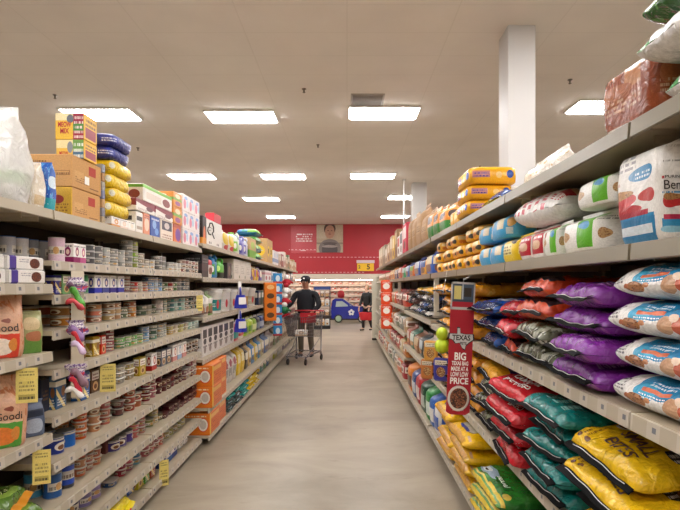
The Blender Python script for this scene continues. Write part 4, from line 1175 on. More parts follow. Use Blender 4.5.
for j, (p0, p1, c, h) in enumerate(((279.3, 281.4, 'c8b8a8', .28), (281.8, 283.6, '8a3a44', .3), (284, 285.8, 'dcd4cc', .38), (286.2, 287.8, 'b8a888', .26), (288.2, 289.6, '6a7a5a', .36), (290, 291.3, 'c9a878', .28), (291.6, 293, 'dccfb8', .24), (293.3, 294.6, 'b89a70', .3), (295, 296.2, 'c4ac88', .26))):
    bx2(p0, p1, 0, h, pm(f'far_{c}', c, [('R', .1, .5, .9, .85, 'e9e2d6'), ('E', .5, .3, .3, .16, 'a05a4a')]), f"{('beige', 'dark red', 'ivory', 'khaki', 'olive', 'tan', 'cream', 'light brown', 'sand')[j]} box far along the upper litter shelf", .25)
# second
bx2(202, 208.5, 1, .235, pm('darkjar', '2b2a2c', [('R', 0, .3, 1, .6, '4a3a3c'), ('T', .1, .65, .9, .9, 2, '8a8a88')]), 'black carton at the start of the second litter shelf', .2)
sbag2(209.5, 213.5, 1, .25, pm('redwhite2', 'd8cfc8', [('R', 0, .55, 1, .8, 'b8323c'), ('E', .5, .3, .3, .15, '8a5a4a')]), 'red and white pouch between the black carton and the blue bottle', 61, D=.15)
jug2(216.7, 1, '2f7fb8', 'cfd6e0', 'blue and green bottle on the second litter shelf', w=.22, d=.16, h=.27, lab='3f9a44')
jug2(223, 1, '4fae3a', '2f7a2c', 'bright green jug on the second litter shelf', w=.3, d=.22, h=.25, lab='2c3a28', layers=[('R', 0, 0, 1, .3, '2c3428'), ('E', .5, .5, .3, .14, 'c8e88a')])
bx2(227.5, 231.5, 1, .2, pm('dk2', '3a3438', [('E', .5, .5, .3, .3, '7a6a5a')]), 'dark box behind the bright green jug', .2)
big = bx2(234, 251, 1, .27, pm('bigbeige', 'd8cec2', [('T', .12, .3, .7, .75, 5, 'a89c90'), ('R', .8, .06, .92, .2, '5a6a3c')], .6), 'large beige carton with printed rows, second litter shelf', .34)
for j, (p0, p1, b_, l_, lb) in enumerate(((252, 254.3, '6a4a9a', 'e0b83c', 'purple and orange pouch'), (254.6, 257, 'e0a82c', '8a3aa0', 'orange pouch with a purple spot'), (257.3, 259.6, 'd8c02c', 'c83c2c', 'yellow pouch with a red spot'), (260, 262.6, '5c4aa8', 'e8d8c0', 'violet pouch'))):
    sbag2(p0, p1, 1, .23, pm(f'pch{j}', b_, [('E', .5, .5, .35, .25, l_), ('R', 0, .85, 1, .95, 'efe8dc')], .3), lb + ' after the large beige carton', 62 + j, 'treat_pouch', 'pouch', D=.12)
bx2(265, 271.5, 1, .20, pm('whpink', 'ece4e2', [('R', 0, .6, 1, .8, 'd8a0a8'), ('E', .4, .3, .25, .2, 'b85a60')]), 'white and pink box on the second litter shelf', .25)
bx2(272.2, 277.5, 1, .2, pm('whblue', 'd0dce6', [('R', 0, .1, 1, .6, '3a8ac0')]), 'white and blue box on the second litter shelf', .25)
for j, (p0, p1, c, lb) in enumerate(((278, 280.4, 'b82c38', 'red'), (280.8, 283, '3a6a44', 'green'), (283.4, 285.6, 'd8d2cc', 'white'), (286, 288, 'a83a44', 'crimson'), (288.4, 290.4, 'c8b090', 'tan'), (290.8, 292.6, '4a6a8a', 'steel blue'), (293, 295.6, 'b09070', 'light brown'))):
    bx2(p0, p1, 1, .2 + .03 * (j % 3), pm(f'f2{c}', c, [('R', .1, .5, .9, .85, 'efe8dc'), ('E', .5, .25, .3, .16, '7a4a3a')]), f"{lb} carton far along the second litter shelf", .2)
# third
for j, (p0, p1, c, lb) in enumerate(((201.8, 205.8, '8f8a84', 'grey label'), (206.6, 210, 'b9b4ac', 'light grey label'), (210.6, 214, '7a9a5a', 'green lid'))):
    sbag2(p0, p1, 2, .26, pm(f'q{c}', c, [('R', 0, .5, 1, .72, 'e4e0da'), ('E', .5, .25, .35, .16, '9a6a4a'), ('R', 0, .1, 1, .16, '5a3a3a')], .35), f"tall {lb} pouch at the start of the third litter shelf", 71 + j, 'treat_pouch', 'pouch', D=.12)
def pail(px, i, w, h, band, label, lid='e4e2de'):
    mb = MB(); r = w / 2
    mb.lathe([(r * .88, 0), (r * .9, .005), (r * .97, h * .8), (r * 1.02, h * .82), (r * 1.02, h * .86)], 24, n=3.4, urep=4)
    o = mb.build('litter_pail', [printed(f'pail_{band}', 'e6e4e0', [('R', 0, .12, 1, .62, band), ('E', .75, .4, .14, .2, 'd83a44'), ('T', .1, .3, .5, .5, 2, 'f0f0ee')], .4)])
    MB().lathe([(r * 1.03, h * .86), (r * 1.03, h * .93), (r * .8, h * .97), (r * .5, h)], 24, n=3.4).build('lid', simple(f'lid_{lid}', lid, .4), o)
    o.location = (-1.49 - r, ypos(px, -1.49), Z2[i]); tag(o, label, 'pail', 'litter pails')
pail(221, 2, .30, .30, '1f9090', 'white pail with a teal band behind the blue scoops')
pail(229.5, 2, .30, .30, 'dcdad6', 'plain white pail beside the teal banded pail')
pail(236.5, 2, .30, .29, 'e0dcd2', 'white pail hidden partly by the blue scoops')
pail(248, 2, .36, .31, 'd8a828', 'white pail with a golden flower band')
pail(255, 2, .34, .30, 'c8c4b0', 'white pail after the golden banded pail')
for j, (p0, p1, c, lb) in enumerate(((258.5, 261, '2c3a5a', 'navy'), (261.4, 263.8, '3a5a34', 'dark green'), (264.2, 266.6, 'c8c2b8', 'ivory'), (270, 273, 'b87a3c', 'ochre'), (276, 279, '9a3a3c', 'brick red'), (280, 284, 'd8d4d0', 'whitish'), (285, 290, '8a4a3c', 'rust'), (291, 295, 'a8a090', 'stone'))):
    bx2(p0, p1, 2, .24, pm(f'f3{c}', c, [('R', .1, .5, .9, .85, 'e6dfd0'), ('E', .5, .25, .3, .16, '54443a')]), f"{lb} carton on the third litter shelf", .2)
# fourth: striped white cartons, lime bottles
for j in range(6):
    p0 = 202.5 + j * 5.3
    bx2(p0, p0 + 4.9, 3, .31, pm('whblk', 'dcd6d2', [('R', .1, .62, .9, .9, '3a3436'), ('E', .5, .5, .3, .1, '2c282a'), ('E', .5, .22, .25, .12, '8a7a74'), ('T', .1, .3, .9, .42, 1, '4a4446')]), f"white carton with a black label, {ORD[j]} in its row on the fourth litter shelf", .22)
for j, (p0, p1, b_, l_, lb) in enumerate(((235, 240, 'c03c48', '2f9a94', 'red and teal'), (240.6, 245, 'd8d0cc', 'c83a44', 'white and red'), (246, 250, 'a8c43c', '5a8a2c', 'lime'), (250.6, 254, 'b9cf4a', '6a9a34', 'yellow lime'), (254.6, 257.6, '90b43a', 'e0e4b0', 'leaf green'), (258, 261, '3a3f4a', '7a8a9a', 'charcoal'), (261.6, 265, '34508a', 'c0c8d8', 'indigo'))):
    sbag2(p0, p1, 3, .26, pm(f's4{j}', b_, [('R', 0, .15, 1, .5, l_), ('R', 0, .86, 1, .95, 'efece4')], .3), f"{lb} pouch on the fourth litter shelf", 81 + j, 'litter_pouch', 'pouch', D=.15)
for j, (p0, p1, c, lb) in enumerate(((269, 274, '9a8a70', 'khaki'), (275, 280, 'c0b8ae', 'pale grey'), (281, 288, '8a9ab0', 'dull blue'), (289, 295, 'a8584a', 'dull red'))):
    bx2(p0, p1, 3, .26, pm(f'f4{c}', c, [('R', .1, .5, .9, .85, 'e6dfd0'), ('E', .5, .25, .3, .16, '54443a')]), f"{lb} carton far along the fourth litter shelf", .2)
# fifth: orange boxes, bags
M_oran = printed('orange_litter_box', 'e5791c', [('E', .76, .48, .19, .32, 'd8452c'), ('E', .76, .48, .165, .28, 'ece6da'), ('E', .76, .48, .115, .2, 'c8bcb0'), ('T', .12, .84, .88, .95, 1, 'f6e0b8'), ('R', 0, 0, 1, .05, 'd86a14')], .4)
M_oside = printed('orange_litter_side', 'dd6f26', [('T', .1, .1, .9, .9, 7, 'c04a2c'), ('R', .1, .7, .9, .9, 'e8b060'), ('R', .0, 0, .12, 1, 'e8c03c')], .4)
ob = proto(('ob',), lambda: MB().box(-.2, 0, 0, .2, .3, .212, 0, .004, {'+z': 0, '-x': 0, '-y': 1}).build('litter_box', [M_oran, M_oside]))
for k in range(2):
    place(ob, (-1.35, 5.31, Z2[4] + k * .213), PI / 2, f"orange litter box with a round badge, {('lower', 'upper')[k]} of the front stack", 'box', 'orange litter boxes')
    place(ob, (-1.40, 5.715, Z2[4] + k * .213), PI / 2, f"orange litter box with a round badge, {('lower', 'upper')[k]} of the second stack", 'box', 'orange litter boxes')
M_wg = pm('whitegrey', 'cfcac4', [('E', .5, .6, .3, .12, 'a8485a'), ('R', .1, .2, .9, .45, '9a9692'), ('N', 6, .6, 'e6e3df')], .3, bump=.4)
for j in range(4):
    sbag2(221.5 + j * 4.1, 225.4 + j * 4.1, 4, .40, M_wg, f"whitish grey litter bag, {ORD[j]} of four standing after the orange boxes", 91 + j, D=.2)
for j in range(2):
    sbag2(238.3 + j * 3.6, 241.7 + j * 3.6, 4, .40, pm('yel5', 'd8b428', [('R', .2, .4, .8, .7, 'e8dcb0'), ('N', 5, .6, 'c89a1c')], .3, bump=.4), f"yellow litter bag, {ORD[j]} of two on the fifth litter shelf", 96 + j, D=.2)
for j, (p0, p1, c, lb) in enumerate(((246, 249, '3a2c24', 'dark brown'), (249.4, 252.2, 'c8a870', 'tan'), (252.6, 255.4, '2f78b8', 'blue'), (255.8, 258.6, 'd8b83a', 'mustard'), (259, 261.6, '3a80b0', 'azure'), (262, 264.6, 'c0b48c', 'straw'), (265.2, 269, '4a6aa0', 'denim blue'), (270, 274, 'b0a8a0', 'silver'), (275, 280, '7a8a6a', 'moss'), (281, 288, 'b8a488', 'sandy'), (289, 295, '8a8a94', 'grey'))):
    sbag2(p0, p1, 4, .34, pm(f's5{c}', c, [('R', .15, .4, .85, .7, 'e0d8c4'), ('E', .5, .25, .3, .1, '6a4a30')], .3, bump=.3), f"{lb} bag on the fifth litter shelf", 101 + j, D=.18)
# bottom deck
oz = .101
ob2 = proto(('ob2',), lambda: MB().box(-.2, 0, 0, .2, .28, .22, 0, .004, {'-x': 0, '-y': 1}).build('litter_box', [M_oran, M_oside]))
for j in range(2): place(ob2, (-1.375 - .03 * j, 5.31 + .405 * j, oz), PI / 2, f"orange litter box on the bottom deck, {('next to the canned food', 'second along')[j]}", 'box', 'orange litter boxes on the deck')
M_teal = pm('tealbag', '1f8f8a', [('E', .4, .5, .2, .25, '8fcfc4'), ('N', 5, .6, '145a5c')], .25, bump=.45)
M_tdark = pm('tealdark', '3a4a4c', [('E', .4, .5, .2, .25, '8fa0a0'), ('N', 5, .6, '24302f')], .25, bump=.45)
for j, yv in enumerate((6.17, 6.62, 7.06)):
    for k in range(3):
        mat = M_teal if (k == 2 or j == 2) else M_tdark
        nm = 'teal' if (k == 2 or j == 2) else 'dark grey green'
        mb, tp = bag_lie(.38, .42, .072, 120 + j * 3 + k); o = mb.build('litter_bag', [mat, mat]); o.location = (-1.39, yv, oz + k * .0725); o.rotation_euler = (0, 0, PI + R.uniform(-.05, .05))
        tag(o, f"{nm} bag lying on the litter deck, {['bottom', 'middle', 'top'][k]} of the {ORD[j]} pile", 'bag', 'piled litter bags')
M_y6 = pm('yel6', 'e0c022', [('E', .5, .5, .25, .3, 'efe4b0'), ('N', 5, .6, 'b8941c')], .25, bump=.45)
for j, yv in enumerate((7.5, 7.95)):
    for k in range(3):
        mb, tp = bag_lie(.38, .40, .072, 140 + j * 3 + k); o = mb.build('litter_bag', [M_y6, M_y6]); o.location = (-1.39, yv, oz + k * .0725); o.rotation_euler = (0, 0, PI + R.uniform(-.05, .05))
        tag(o, f"yellow bag lying on the litter deck, {['bottom', 'middle', 'top'][k]} of the {ORD[j]} yellow pile", 'bag', 'piled yellow litter bags')
for j, (p0, p1, c, lb) in enumerate(((255.2, 258, '6a4a30', 'brown'), (258.4, 261, '3a2c28', 'espresso'), (261.4, 264.2, '2f7a78', 'teal'), (264.6, 267.2, '4f8a5a', 'sea green'), (267.6, 270, '3a6a9a', 'blue'), (270.6, 274, 'c8c4bc', 'white'), (274.6, 278, 'b8b83a', 'lime yellow'), (278.6, 283, 'd0ccc8', 'pale'), (284, 289, '8a86a0', 'mauve'), (290, 296, '9a9a90', 'grey'))):
    sbag2(p0, p1, 5, .21, pm(f's6{c}', c, [('R', .15, .4, .85, .7, 'e0d8c4')], .3, bump=.3), f"{lb} bag standing on the litter deck", 151 + j, D=.2)
# hanging blue scoops
def scoop(z, label):
    s = empty('litter_scoop', (-1.372, ypos(239.5, -1.38) + .008, z)); tag(s, label, 'scoop', 'blue litter scoops on the hanging strip'); s.rotation_euler = (0, 0, .6)
    MB().tube([(0, 0, 0), (0, -.01, -.06), (0, -.01, -.1)], .012, 8, radii=[.008, .014, .016]).build('handle', simple('scoop_blue', '2430a0', .35), s)
    mb = MB()
    mb.grid(lambda a, b: ((a - .5) * .17 * (1 - .35 * (1 - b) ** 2), -.015 - .045 * math.sin(PI * a) * (1) , -.1 - .17 * b), 10, 6, 0)
    mb.grid(lambda a, b: ((a - .5) * .17 * (1 - .35 * (1 - b) ** 2), -.010 - .045 * math.sin(PI * a), -.1 - .17 * b), 10, 6, 0, flip=True)
    mb.build('blade', simple('scoop_blade', '2b37b4', .35), s)
    MB().box(-.05, -.075, -.22, .05, -.066, -.13, 0, .004).build('label_card', M_white, s)
scoop(1.585, 'blue litter scoop hanging in front of the pails, upper one')
scoop(1.28, 'blue litter scoop hanging in front of the pails, lower one')
hs = empty('clip_strip', (-1.38, ypos(239.5, -1.38) + .02, 0)); tag(hs, 'white hanging strip holding the two blue scoops', 'strip')
MB().box(-.022, -.002, .99, .022, .002, 1.66).build('strip_card', M_white, hs); MB().tube([(-.0, 0, 1.655), (-.03, .03, 1.665), (-.062, .04, 1.66)], .003, 6).build('hook', M_wire, hs); hs.rotation_euler = (0, 0, .6)
# hanging orange and blue strips
M_ost = printed('orange_strip_pack', 'e0781f', [('E', .5, .15, .3, .07, '5a3a24'), ('E', .5, .4, .3, .07, '5a3a24'), ('E', .5, .65, .3, .07, '5a3a24'), ('E', .5, .88, .3, .06, 'f0c080')], .35)
o = MB().box(-.11, -.03, 0, .11, .03, .66, 0, .01).build('treat_strip', [M_ost]); o.location = (-1.325, ypos(270, -1.325), 1.0); o.rotation_euler = (0, 0, .5); tag(o, 'tall orange strip of dog treat packs hanging at the litter shelf front', 'treat pack')
bp = proto(('bp',), lambda: MB().box(-.09, -.02, 0, .09, .02, .2, 0, .008).build('treat_pack', [printed('blue_treat', '2f8ac8', [('E', .5, .5, .25, .3, 'd8e8f0'), ('R', 0, 0, 1, .2, 'c03a3c')], .35)]))
for k in range(6): place(bp, (-1.36, ypos(277.5, -1.36), .62 + k * .205 + .004), (0, 0, .5), f"blue and red treat pack in the hanging column, {level_word(k, 6)}", 'treat pack', 'hanging blue treat packs')
M_plush = simple('red_plush', 'b01c2a', .8, bump=.3); M_plushw = simple('white_plush', 'e8e4e0', .8, bump=.3); M_plushg = simple('green_plush', '1f6a3c', .8, bump=.3)
for k, (z, m, lb) in enumerate(((1.02, M_plushg, 'green'), (1.2, M_plush, 'red'), (1.42, M_plushw, 'white'), (1.60, M_plush, 'crimson'), (.86, M_plush, 'dark red'))):
    t = empty('plush_toy', (-1.30, ypos(284.5, -1.30) + .14 * k, z)); tag(t, f"{lb} plush toy hanging at the shelf front beside the man", 'plush toy', 'plush toys at the shelf front')
    MB().lathe([(.02, 0), (.08, .03), (.095, .08), (.07, .13), (.03, .15)], 14).build('body', m, t)
    MB().lathe([(.02, .14), (.055, .165), (.06, .2), (.04, .235), (.01, .245)], 14).build('head', M_plushw if m is not M_plushw else M_plush, t)
    MB().tube([(-.07, 0, .1), (-.13, -.02, .06)], .022, 8).build('arm', m, t); MB().tube([(.07, 0, .1), (.13, -.02, .06)], .022, 8).build('arm', m, t)
# ------------------------------------------------------------------ dog food side
M_seal = simple('black_seal', '09090b', .75, spec=.12)
M_zip = simple('pale_zip_line', 'd9d6d0', .4)
GLOSS = dict(rough=.24, rep=False, bump=.85, bscale=17)
STK = ['bottom', 'second', 'third', 'fourth', 'fifth', 'sixth']
def stackword(k, n): return 'topmost' if k == n - 1 else ('lowest' if k == 0 else STK[k] + ' up')
def rstack(y, W, z, H, L_, specs, where, xf=.85, seal=True, name='dog_food_bag', jx=.045, lump=.024, pw=9, flat=.27, rot=.13, yj=.018, lean=(0, 0)):
    """specs: list from the bottom up of (description, material, text function or None)"""
    n = len(specs)
    L_ = min(L_, 1.385 - xf)
    for k, (desc, mat, txt) in enumerate(specs):
        sd = int(y * 100) + k * 7 + int(z * 10)
        dx = (jx[k] if isinstance(jx, list) else R.uniform(-jx, jx * .4))
        mb, tp = bag_lie(L_ - max(0, dx), W * .955, H * .95, sd, ends=(False, True), lump=lump, pw=pw, flat=flat)
        o = mb.build(name, [mat, mat])
        o.location = (xf + dx, y + R.uniform(-yj, yj), z + .002 + k * (H * .985 + .001))
        q_ = k / max(1, n - 1)
        o.rotation_euler = ((R.uniform(-.03, .03) if k else 0) + lean[0] * q_, (R.uniform(-.02, .02) if k else 0) + lean[1] * q_, R.uniform(-rot, rot))
        lv = '' if n == 1 else stackword(k, n) + ' '
        tag(o, f"{lv}{desc} {where}", 'bag', f"bags piled {where}")
        if seal:
            seal_strip(W * .955, sd).build('seal_strip', [M_seal, M_zip], o, (0, 0, H * .42))
        if txt: txt(o, tp)

# middle shelf of the near section
M_white = M_white
M_wbag = printed('white_teal_bag', 'e4e2de', [('E', .64, .30, .34, .26, '1b7fae'), ('R', .28, .03, .56, .40, '1b7fae'), ('E', .36, .08, .10, .10, '2a9cc4'), ('R', .33, .085, .58, .125, 'c8653c'), ('T', .32, .02, .55, .07, 2, 'f2f4f4'), ('T', .36, .15, .58, .22, 2, 'd8eaf2'), ('T', .03, .02, .17, .25, 5, '6a686c'),
                                             ('S', .30, -.04, .09, .075, 40, '7a4a30', 'a8744c'), ('E', .40, .0, .03, .03, 'c88a60'), ('E', .21, -.02, .025, .03, 'b8704c'), ('E', .60, -.02, .06, .1, 'c49a78'), ('E', .70, -.01, .045, .09, 'b5563c'), ('E', .66, .07, .04, .04, 'e0c8b0')], wob=.04, **GLOSS)
for k in range(4):
    mb, tp = bag_lie(.60, .40, .112, 171 + k, ends=(False, True), lump=.016, pw=4, flat=.42)
    o = mb.build('dog_food_bag', [M_wbag, M_wbag]); o.location = (1.065 + (.0, .012, -.008, .004)[k], 1.735 + (.0, -.005, .02, 0)[k], RB + .002 + k * .1125); o.rotation_euler = (0, 0, -PI / 2 + (.02, -.03, .03, 0)[k])
    tag(o, f"{stackword(k, 4)} white bag with a teal label on the middle dog food shelf", 'bag', 'white and teal bags')
M_purple = printed('purple_bag', '7a2a90', [('N', 5, .62, '96489f'), ('T', .1, .25, .45, .8, 4, 'b487bc')], **GLOSS)
rstack(1.965, .47, RB, .10, .52, [('shiny purple bag with a black seal', M_purple, None)] * 4, 'beside the white and teal bags', .835)
M_orange = printed('orange_bag', 'd5461c', [('R', .05, .1, .2, .9, '2a2226'), ('N', 5, .62, 'e2622c'), ('E', .45, .5, .15, .2, '3a3034'), ('T', .3, .7, .7, .9, 2, 'e8c8b0')], **GLOSS)
M_camo = printed('camouflage_bag', '5e6048', [('N', 6, .52, 'a9aa98'), ('N', 9, .56, '3a3c2c'), ('N', 4, .62, 'cfcfc4')], **GLOSS)
rstack(2.43, .44, RB, .108, .52, [('grey green camouflage bag', M_camo, None), ('grey green camouflage bag', M_camo, None), ('bright orange bag', M_orange, None), ('bright orange bag', M_orange, None)], 'behind the purple bags', .85)
M_red = printed('red_bag', 'b81827', [('E', .35, .5, .2, .3, 'c22c38'), ('T', .15, .3, .5, .7, 4, 'e8dcd8'), ('N', 5, .66, 'd8d0d0')], **GLOSS)
rstack(2.81, .32, RB, .10, .5, [('orange bag', M_orange, None), ('red and silver bag', M_red, None), ('red and silver bag', M_red, None)], 'next to the blue bags', .84)
M_blue = printed('blue_bag', '1450a8', [('N', 5, .6, '2a6ac4'), ('R', .0, .1, .12, .9, '0e2a5c'), ('E', .4, .5, .12, .18, 'c8d0dc')], **GLOSS)
rstack(3.21, .46, RB, .098, .5, [('glossy blue bag', M_blue, None)] * 3, 'right behind the hanging red sign', .84)
M_gold = printed('gold_bag', 'dd9418', [('N', 5, .6, 'eab23c'), ('E', .4, .5, .15, .25, '7a4a2a'), ('T', .1, .2, .3, .8, 3, '6a3a1c')], **GLOSS)
for yy in (3.72, 4.2, 4.75):
    rstack(yy, .44, RB, .10, .5, [('golden orange bag', M_gold, None)] * 4, {3.72: 'just past the blue bags', 4.2: 'in the second golden column', 4.75: 'by the cream post'}[yy], .87)

# lower shelf of the near section
M_yellow = printed('yellow_bites_bag', 'e2b616', [('E', .46, .72, .12, .14, 'cfc8b8'), ('S', .46, .72, .10, .115, 44, '5a2a1c', '7a4030'), ('T', .08, .72, .28, .9, 4, '8a6414'), ('E', .40, .28, .06, .09, '2c2a2c'), ('T', .35, .23, .45, .33, 2, 'd8d4c8'), ('E', .45, .25, .035, .03, '5a3414'), ('E', .05, .8, .02, .035, '6a3c18'), ('E', .06, .7, .02, .035, '7a4a1c')], **GLOSS)
def ytxt(o, tp):
    letters_lie(tp, [('SMALL', .165, -.03, .19, .05, 0, .02, -.12), ('BITES', .10, -.03, .17, .045, 0, .02, -.12)]).build('lettering', [M_brown_ink], o)
rstack(1.725, .46, RC, .088, .53, [('yellow bag with brown lettering', M_yellow, ytxt)] * 4, 'on the lower dog food shelf', .85, jx=[-.01, .0, -.06, -.02], pw=9, rot=.05, lean=(.10, -.13))
M_wb = printed('white_blue_bag', 'e4e3e0', [('E', .5, .4, .4, .3, '1f78b4'), ('R', .55, .5, .9, .7, 'c8323c'), ('R', .3, .3, .55, .5, 'dfe6ea'), ('T', .05, .5, .25, .8, 3, '4a4a50'), ('T', .3, .32, .55, .48, 2, '3a6a9a')], **GLOSS)
rstack(1.255, .42, RC, .092, .52, [('white and blue bag', M_wb, None)] * 3, 'in front of the yellow lettered bags', .87, seal=False)
M_tealb = printed('teal_dog_bag', '0f7470', [('N', 5, .6, '1f908a'), ('E', .4, .5, .14, .2, '0a3c40'), ('T', .12, .3, .3, .7, 3, '9fd0c8')], **GLOSS)
rstack(2.21, .46, RC, .082, .52, [('dark teal bag with a black seal', M_tealb, None)] * 5, 'between the yellow and red bags', .835)
M_red2 = printed('red_camp_bag', 'c21a26', [('N', 5, .64, 'd4323c'), ('R', .55, .1, .7, .9, '2a1c1e')], **GLOSS)
def rtxt(o, tp):
    letters_lie(tp, [('BIG', .10, .05, .10, .035, 0, .015, .1), ('BREED', .10, -.09, .12, .035, 0, .015, .1), ('CAMP', .17, .04, .13, .045, 0, .02, .1), ('FIRE', .17, -.10, .11, .045, 0, .02, .1)]).build('lettering', [M_white_ink], o)
rstack(2.70, .46, RC, .098, .52, [('red bag with white lettering', M_red2, rtxt)] * 4, 'between the teal and camouflage bags', .785, lean=(.07, -.08), jx=[-.0, .0, -.02, .01])
M_olive = printed('olive_camo_bag', '4e5230', [('N', 6, .5, '7f8466'), ('N', 10, .55, '2e3020'), ('N', 5, .62, 'c4c6b4')], **GLOSS)
M_gpur = printed('gold_purple_bag', 'd89a1c', [('R', .25, .0, .4, 1, '4a3a6a'), ('R', .55, 0, .7, 1, '4a3a6a')], **GLOSS)
rstack(3.23, .46, RC, .105, .52, [('olive camouflage bag', M_olive, None)] * 3 + [('gold and purple striped bag', M_gpur, None)], 'below the hanging red sign', .86, jx=.02)
for yy in (3.75, 4.25, 4.8):
    rstack(yy, .46, RC, .10, .5, [('yellow gold bag', M_gold, None)] * 3 + [('orange gold bag', M_gold, None)], {3.75: 'past the olive bags', 4.25: 'two columns past the olive bags', 4.8: 'at the end of the lower near shelf'}[yy], .86)

# bottom deck of the near section
M_green = printed('green_big_bag', '2f7a2a', [('R', -.1, 0, .05, 1, '5f943a'), ('R', -.1, .1, .025, .9, 'd8b82c'), ('R', .05, .0, .075, 1, 'd8c040'), ('E', .2, .68, .09, .2, '9fb0c0'), ('E', .2, .74, .05, .12, 'e0e4e6'), ('E', .19, .72, .018, .04, '3a3430'), ('R', .18, .3, .30, .52, '1f6a24'), ('E', .16, .2, .05, .07, 'd8b84a'), ('R', .075, .0, .10, .5, 'd8b82c'), ('N', 5, .7, '3f8a34')], **GLOSS)
def gtxt(o, tp):
    letters_lie(tp, [('natural', .145, -.06, .14, .036, 0, .015, 0)]).build('lettering', [M_white_ink], o)
rstack(3.06, .62, RBASE, .092, .52, [('big green and yellow bag', M_green, gtxt)] * 3, 'on the bottom deck beside the yellow big bags', .775, seal=False, jx=.01, pw=6, flat=.3, rot=.03)
M_bk = printed('black_red_bag', '1d1c22', [('R', .02, 0, .07, 1, 'a82030'), ('E', .4, .5, .2, .3, '2a3a78'), ('T', .3, .2, .6, .4, 2, 'd0d0d4')], **GLOSS)
rstack(2.44, .54, RBASE, .09, .52, [('black bag with a red edge', M_bk, None)] * 3, 'in front of the green bags', .80, seal=False, pw=5, flat=.3, rot=.04)
M_ybig = printed('yellow_big_bag', 'e6b200', [('R', .0, .15, .06, .85, 'c89010'), ('E', .26, .5, .13, .22, '7a6648'), ('E', .265, .5, .115, .2, 'd3c9ae'), ('R', .14, .38, .19, .62, '2a3a98'), ('R', .1, .1, .14, .25, 'c8a06a'), ('N', 4, .66, 'ecbf34')], **GLOSS)
rstack(3.71, .60, RBASE, .103, .52, [('yellow big bag with a blue emblem', M_ybig, None)] * 4, 'right after the green bags', .79, seal=False, pw=5, flat=.3, rot=.04)
rstack(4.36, .60, RBASE, .103, .52, [('yellow big bag with a blue emblem', M_ybig, None)] * 4, 'one pile farther along', .80, seal=False, pw=5, flat=.3, rot=.04)

def rbag(px0, px1, z, H, mat, label, seed, D=.24, X=.89, name='dog_food_bag', cat='bag', lump=.012, tilt=0.0, n_from=.5):
    ya, yb = ypos(px1, X), ypos(px0, X)
    w = yb - ya
    n = max(1, round(w / .36)) if w > n_from else 1
    w /= n
    mb, fr = bag_stand(w * .93, D, H, seed, lump=lump); o0 = mb.build(name, [mat])
    for k in range(n):
        lb = label if n == 1 else f"{label}, {ORD[k]} of {n} in a row"
        place(o0, (X + D / 2 + .012, ya + (k + .5) * w, z + .002), (0, tilt, -PI / 2), lb, cat, None if n == 1 else label + ' row')
    return o0, fr
G2 = dict(rough=.3, rep=True, bump=.35, bscale=16)
# white bag with the fruit picture on the upper shelf
M_ben = printed('white_fruit_bag', 'e6e3df', [
    # aisle face
    ('R', .05, .0, .80, .24, '2478a8'), ('R', .12, .08, .70, .17, 'd8e2e8'), ('E', .30, .33, .26, .07, 'b8202c'), ('R', .08, .24, .78, .27, '2a86b4'), ('R', .06, .26, .62, .31, 'a81c34'), ('E', .30, .44, .22, .09, 'c42a2c'), ('E', .66, .44, .13, .065, 'b83a38'), ('S', .30, .50, .2, .05, 60, '8a5a34', 'b8854c'),
    ('E', .58, .665, .13, .075, '2a80b4'), ('T', .5, .62, .66, .70, 2, 'dfeaf0'), ('R', .12, .60, .34, .63, 'd8b8b4'), ('T', .05, .74, .5, .90, 3, '9a979c'),
    # camera face
    ('R', 1.08, .08, 2.0, .2, '2a88b8'), ('E', 1.3, .1, .3, .03, '8fc4d8'), ('R', 1.14, .19, 2, .235, 'b82a4c'), ('E', 1.3, .36, .17, .065, 'b8282c'), ('S', 1.3, .40, .15, .035, 60, '7a4a2c', 'a87a48'), ('T', 1.1, .86, 1.9, .95, 2, 'c4c0bc'), ('T', 1.1, .72, 1.9, .75, 1, '9a9794'), ('R', 1.1, .565, 1.18, .59, 'c0303c'), ('T', 1.1, .43, 1.9, .46, 1, '3a88b8')], .3, rep=False, bump=.3, bscale=13)
ya_ = 1.46
mb, fr = bag_stand(.225, .22, .312, 201, lump=.010, shoulder=.86, pinch=.98, n0=6)
o = mb.build('dog_food_bag', [M_ben]); o.location = (.885 + .12, 1.572, RE + .002); o.rotation_euler = (0, 0, -PI / 2)
tag(o, 'tall white bag with a fruit picture, blue seal and large lettering, upper shelf', 'bag')
letters_on(fr, [('Beneful', -.055, .158, .088, .027, 0, .004)], 1).build('lettering', [M_ink], o)
letters_on(fr, [('PURINA', -.072, .181, .048, .008, 0, .015)], 1).build('brand_line', [M_ink], o)
# row of small pouches and what lies on them
M_rw = printed('red_white_pouch', 'e2dcd8', [('R', .08, .12, .92, .75, 'b81f30'), ('E', .5, .4, .16, .14, 'd8b090'), ('T', .2, .6, .8, .72, 1, 'f0e6e4'), ('R', 0, .86, 1, .94, 'c8444c')], .3, bump=.3)
M_gw = printed('green_white_pouch', 'e6e4de', [('R', .55, .08, 1, .9, '5fae2c'), ('S', .33, .4, .12, .13, 30, '8a6038', 'b89060'), ('E', .7, .62, .14, .1, '3a88b8'), ('T', .1, .72, .5, .84, 2, '8a8c86')], .3, rep=True, bump=.3)
def pouch(y, W, z, H, mat, label, seed, D=.16, X=.885, group=None):
    mb, fr = bag_stand(W, D, H, seed, lump=.007); o = mb.build('dog_food_pouch', [mat]); o.location = (X + D / 2, y, z + .002); o.rotation_euler = (0, 0, -PI / 2 + R.uniform(-.06, .06)); tag(o, label, 'pouch', group)
    return o
pouch(2.545, .145, RE, .15, M_rw, 'small red and white pouch under the lying white and red bag, outer one', 211)
pouch(2.385, .145, RE, .15, M_rw, 'small red and white pouch under the lying white and red bag, beside the green pouches', 212)
